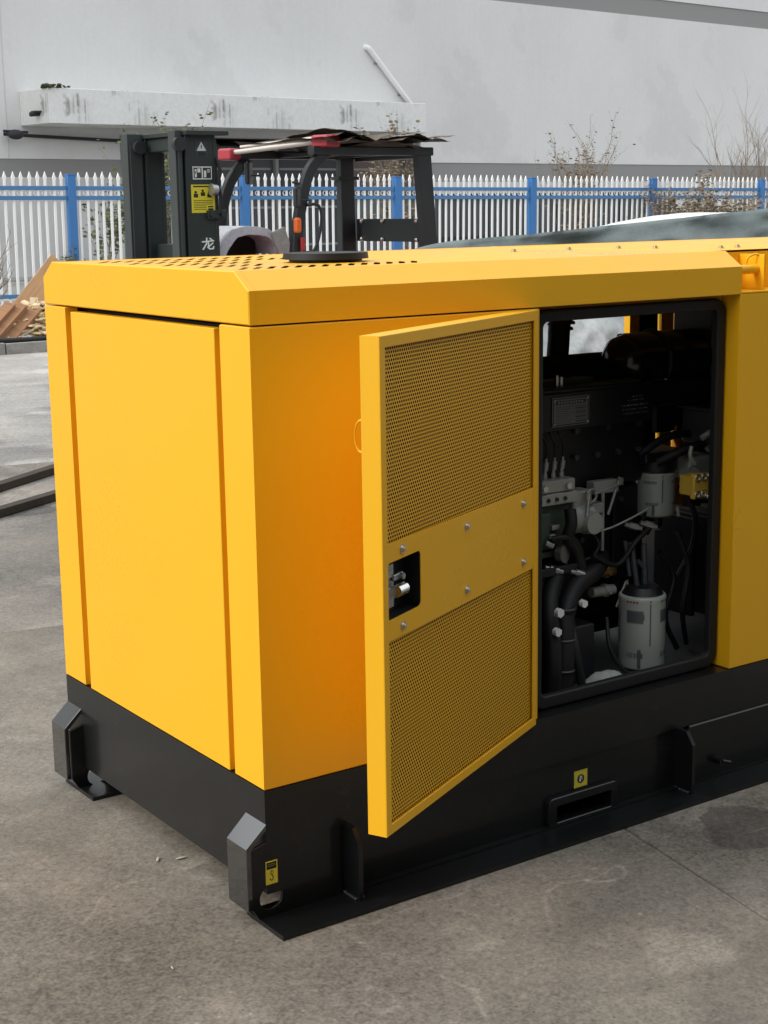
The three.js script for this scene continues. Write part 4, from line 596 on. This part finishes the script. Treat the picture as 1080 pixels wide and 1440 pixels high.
// ------------------------------------------------------------------ rubbish at the kerb, bars on the ground
{
  const bd = part(scene, 'plywood_board', uvm(bx(0, 0.95, -1.4, 0, 0, 0.018, 0.002), 1), M.board = std([1.25, 1.2, 1.1], 0.85, 0, { map: woodT })); tag(bd, 'tan plywood board leaning at the left of the generator', 'board');
  bd.position.set(5.2, 0.44, -14.95); bd.rotation.set(-0.2, 0.05, 0.77, 'YXZ');
  for (let k = 0; k < 3; k++) {
    const t = part(scene, 'timber', uvm(bx(-0.065, 0.065, -0.05, 0.05, -0.78, 0.78, 0.004), 1), M.redWood);
    tag(t, ['leftmost of three reddish timbers on the rubbish heap', 'middle one of three reddish timbers on the rubbish heap', 'reddish timber nearest the generator on the rubbish heap'][k], 'timber');
    { const dir = V(0.74, 0.52, -0.42).normalize(), end = [V(5.08, 0.52, -14.5), V(5.22, 0.50, -14.5), V(5.40, 0.45, -14.5)][k]; t.position.copy(end).addScaledVector(dir, -0.78); t.quaternion.setFromUnitVectors(V(0, 0, -1), dir); }
  }
  const heap = new THREE.InstancedMesh(new THREE.BoxGeometry(0.16, 0.02, 0.07), std([0.62, 0.48, 0.31], 0.9), 420); heap.name = 'wood_chips'; tag(heap, 'heap of pale splintered wood pieces on the kerb', 'wood scraps', null, 'stuff'); heap.castShadow = heap.receiveShadow = true;
  const m4 = new THREE.Matrix4(), q4 = new THREE.Quaternion(), q = rng(15);
  for (let i = 0; i < 420; i++) { const a = q() * 6.283, r = Math.sqrt(q()) * 0.95; q4.setFromEuler(new THREE.Euler((q() - 0.5) * 0.9, q() * 6.28, (q() - 0.5) * 0.9)); m4.compose(V(5.45 + r * Math.cos(a), 0.12 + 0.42 * (1 - r / 0.95) + q() * 0.05, -14.62 + 0.42 * r * Math.sin(a)), q4, V(0.5 + q(), 1, 0.6 + q())); heap.setMatrixAt(i, m4); heap.setColorAt(i, (c => lin(c, c * (0.95 + 0.08 * q()), c * (0.85 + 0.2 * q())))(0.75 + q() * 0.45)); }
  scene.add(heap);
  sheet(40, 30, (u, v) => [4.35 + u * 0.85, 0.14 + 0.34 * sm(1, 0.1, v) * (0.6 + 0.4 * sm(1, 0.3, u)) + 0.10 * (fold(u * 1.5, v * 1.5, 98) + 0.6 * Math.abs(fold(u * 3, v * 3, 99))), -14.75 + v * 0.62, u, v], std([0.55, 0.55, 0.56], 0.5, 0, { map: clothT, side: THREE.DoubleSide }), 'plastic_sheet', 'crumpled grey white plastic sheet in front of the reddish timbers', 'sheet');
  const hs = part(scene, 'black_hose', hose([[3.2, 0.15, -14.08], [4.4, 0.16, -14.1], [5.0, 0.15, -14.06], [5.8, 0.15, -14.12]], 0.03), M.rubber); tag(hs, 'black hose lying along the kerb below the rubbish heap', 'hose');
  const bar = (a, b, w, hh, label) => { const A = V(...a), B = V(...b), d = B.clone().sub(A), l = d.length(); const m = part(scene, 'steel_bar', uvm(bx(-l / 2, l / 2, 0, hh, -w / 2, w / 2, 0.004), 1), M.rust); m.position.copy(A).add(B).multiplyScalar(0.5); m.rotation.y = -Math.atan2(d.z, d.x); tag(m, label, 'steel bar', 'rusty bars on the ground'); };
  bar([0.35, 0.002, -4.38], [3.1, 0.002, -6.07], 0.07, 0.045, 'rusty flat steel bar on the concrete, nearer of the two');
  bar([0.45, 0.002, -4.86], [3.6, 0.002, -7.22], 0.075, 0.045, 'rusty flat steel bar on the concrete, farther of the two');
  const chip = (x, z, r, label) => { const c = part(scene, 'leaf_scrap', new THREE.IcosahedronGeometry(1, 1).scale(r * 1.3, r * 0.12, r * 0.35), std([0.42, 0.38, 0.28], 0.8)); c.position.set(x, 0.004, z); c.rotation.y = x * 40; tag(c, label, 'scrap'); };
  chip(-0.053, -0.452, 0.011, 'tiny dry scrap lying beside another near the skid'); chip(-0.002, -0.424, 0.012, 'tiny pale scrap nearer the skid beam'); chip(-0.279, 0.068, 0.006, 'single white speck on the concrete in the foreground');
}
// ------------------------------------------------------------------ plants
function plant(name, label, cat, pos, H, n, spread, leaves, lm, group, seed, lsize = 0.03) {
  const t = thing(name, label, cat, group, pos), q = rng(seed), br = [], lf = [];
  const grow = (p, d, len, r, lv) => {
    let a = p.clone(), dir = d.clone(); const N = 4;
    for (let k = 0; k < N; k++) {
      const b = a.clone().add(dir.clone().multiplyScalar(len / N)); br.push(rod(a.toArray(), b.toArray(), r * (1 - k / N * 0.5), r * (1 - (k + 1) / N * 0.5), 5));
      if (lv < 3) for (let c = 0; c < (lv === 0 ? 2 : 1); c++) if (q() < 0.8) { const nd = dir.clone().add(V((q() - 0.5) * 1.5, q() * 0.5, (q() - 0.5) * 1.5)).normalize(); grow(b, nd, len * (0.35 + q() * 0.25), r * 0.5, lv + 1); }
      if (lv > 0) for (let c = 0; c < Math.ceil(leaves); c++) if (leaves >= 1 || q() < leaves) { const s = lsize * (0.6 + q()); lf.push(new THREE.CircleGeometry(s, 5).scale(1, 0.55, 1).rotateX(q() * 3).rotateY(q() * 6).translate(b.x + (q() - 0.5) * 0.12, b.y + (q() - 0.5) * 0.12, b.z + (q() - 0.5) * 0.12)); }
      dir.add(V((q() - 0.5) * 0.35, 0.06, (q() - 0.5) * 0.35)).normalize(); a = b;
    }
  };
  for (let k = 0; k < n; k++) grow(V((q() - 0.5) * 0.2, 0, (q() - 0.5) * 0.2), V((q() - 0.5) * spread, 1, (q() - 0.5) * spread).normalize(), H * (0.6 + q() * 0.4), 0.016, 0);
  part(t, 'stems', br, M.twig); if (lf.length) part(t, 'leaves', lf, lm, null, 'stuff'); return t;
}
plant('shrub', 'bare thin shrub rising behind the fence right of the forklift', 'shrub', [19.45, 0.11, -20.6], 1.95, 13, 0.40, 0.5, M.leafDry, null, 41, 0.024);
plant('shrub', 'tall leafless shrub behind the fence at the right edge', 'shrub', [24.2, 0.11, -20.2], 2.6, 15, 0.55, 0, M.leafDry, null, 42);
plant('bush', 'dry brown bush in front of the fence at the right', 'bush', [20.9, 0.11, -18.6], 1.25, 46, 1.9, 1, M.leafDry, null, 43, 0.03);
plant('weed', 'green weed growing behind the forklift mast under the canopy', 'weed', [10.0, 0.11, -20.4], 1.95, 5, 0.16, 0.7, M.leaf, null, 44, 0.03);
plant('weed', 'slim leafy weed by the fence left of the mast', 'weed', [9.05, 0.11, -20.3], 1.6, 2, 0.2, 0.7, M.leaf, null, 45, 0.04);
plant('weed', 'grass like weed at the foot of the leftmost blue post', 'weed', [8.1, 0.11, -19.4], 0.6, 6, 0.6, 0.4, M.leaf, null, 46, 0.02);
plant('sapling', 'leafy sapling seen above the forklift roof', 'sapling', [15.5, 0.11, -21.2], 2.2, 6, 0.25, 0.7, M.leafDry, null, 47, 0.035);
plant('branch_pile', 'dead branches lying on the rubbish heap at the left edge', 'branches', [4.75, 0.2, -15.2], 0.9, 6, 2.2, 0, M.leaf, null, 48);

renderer.render(scene, camera);
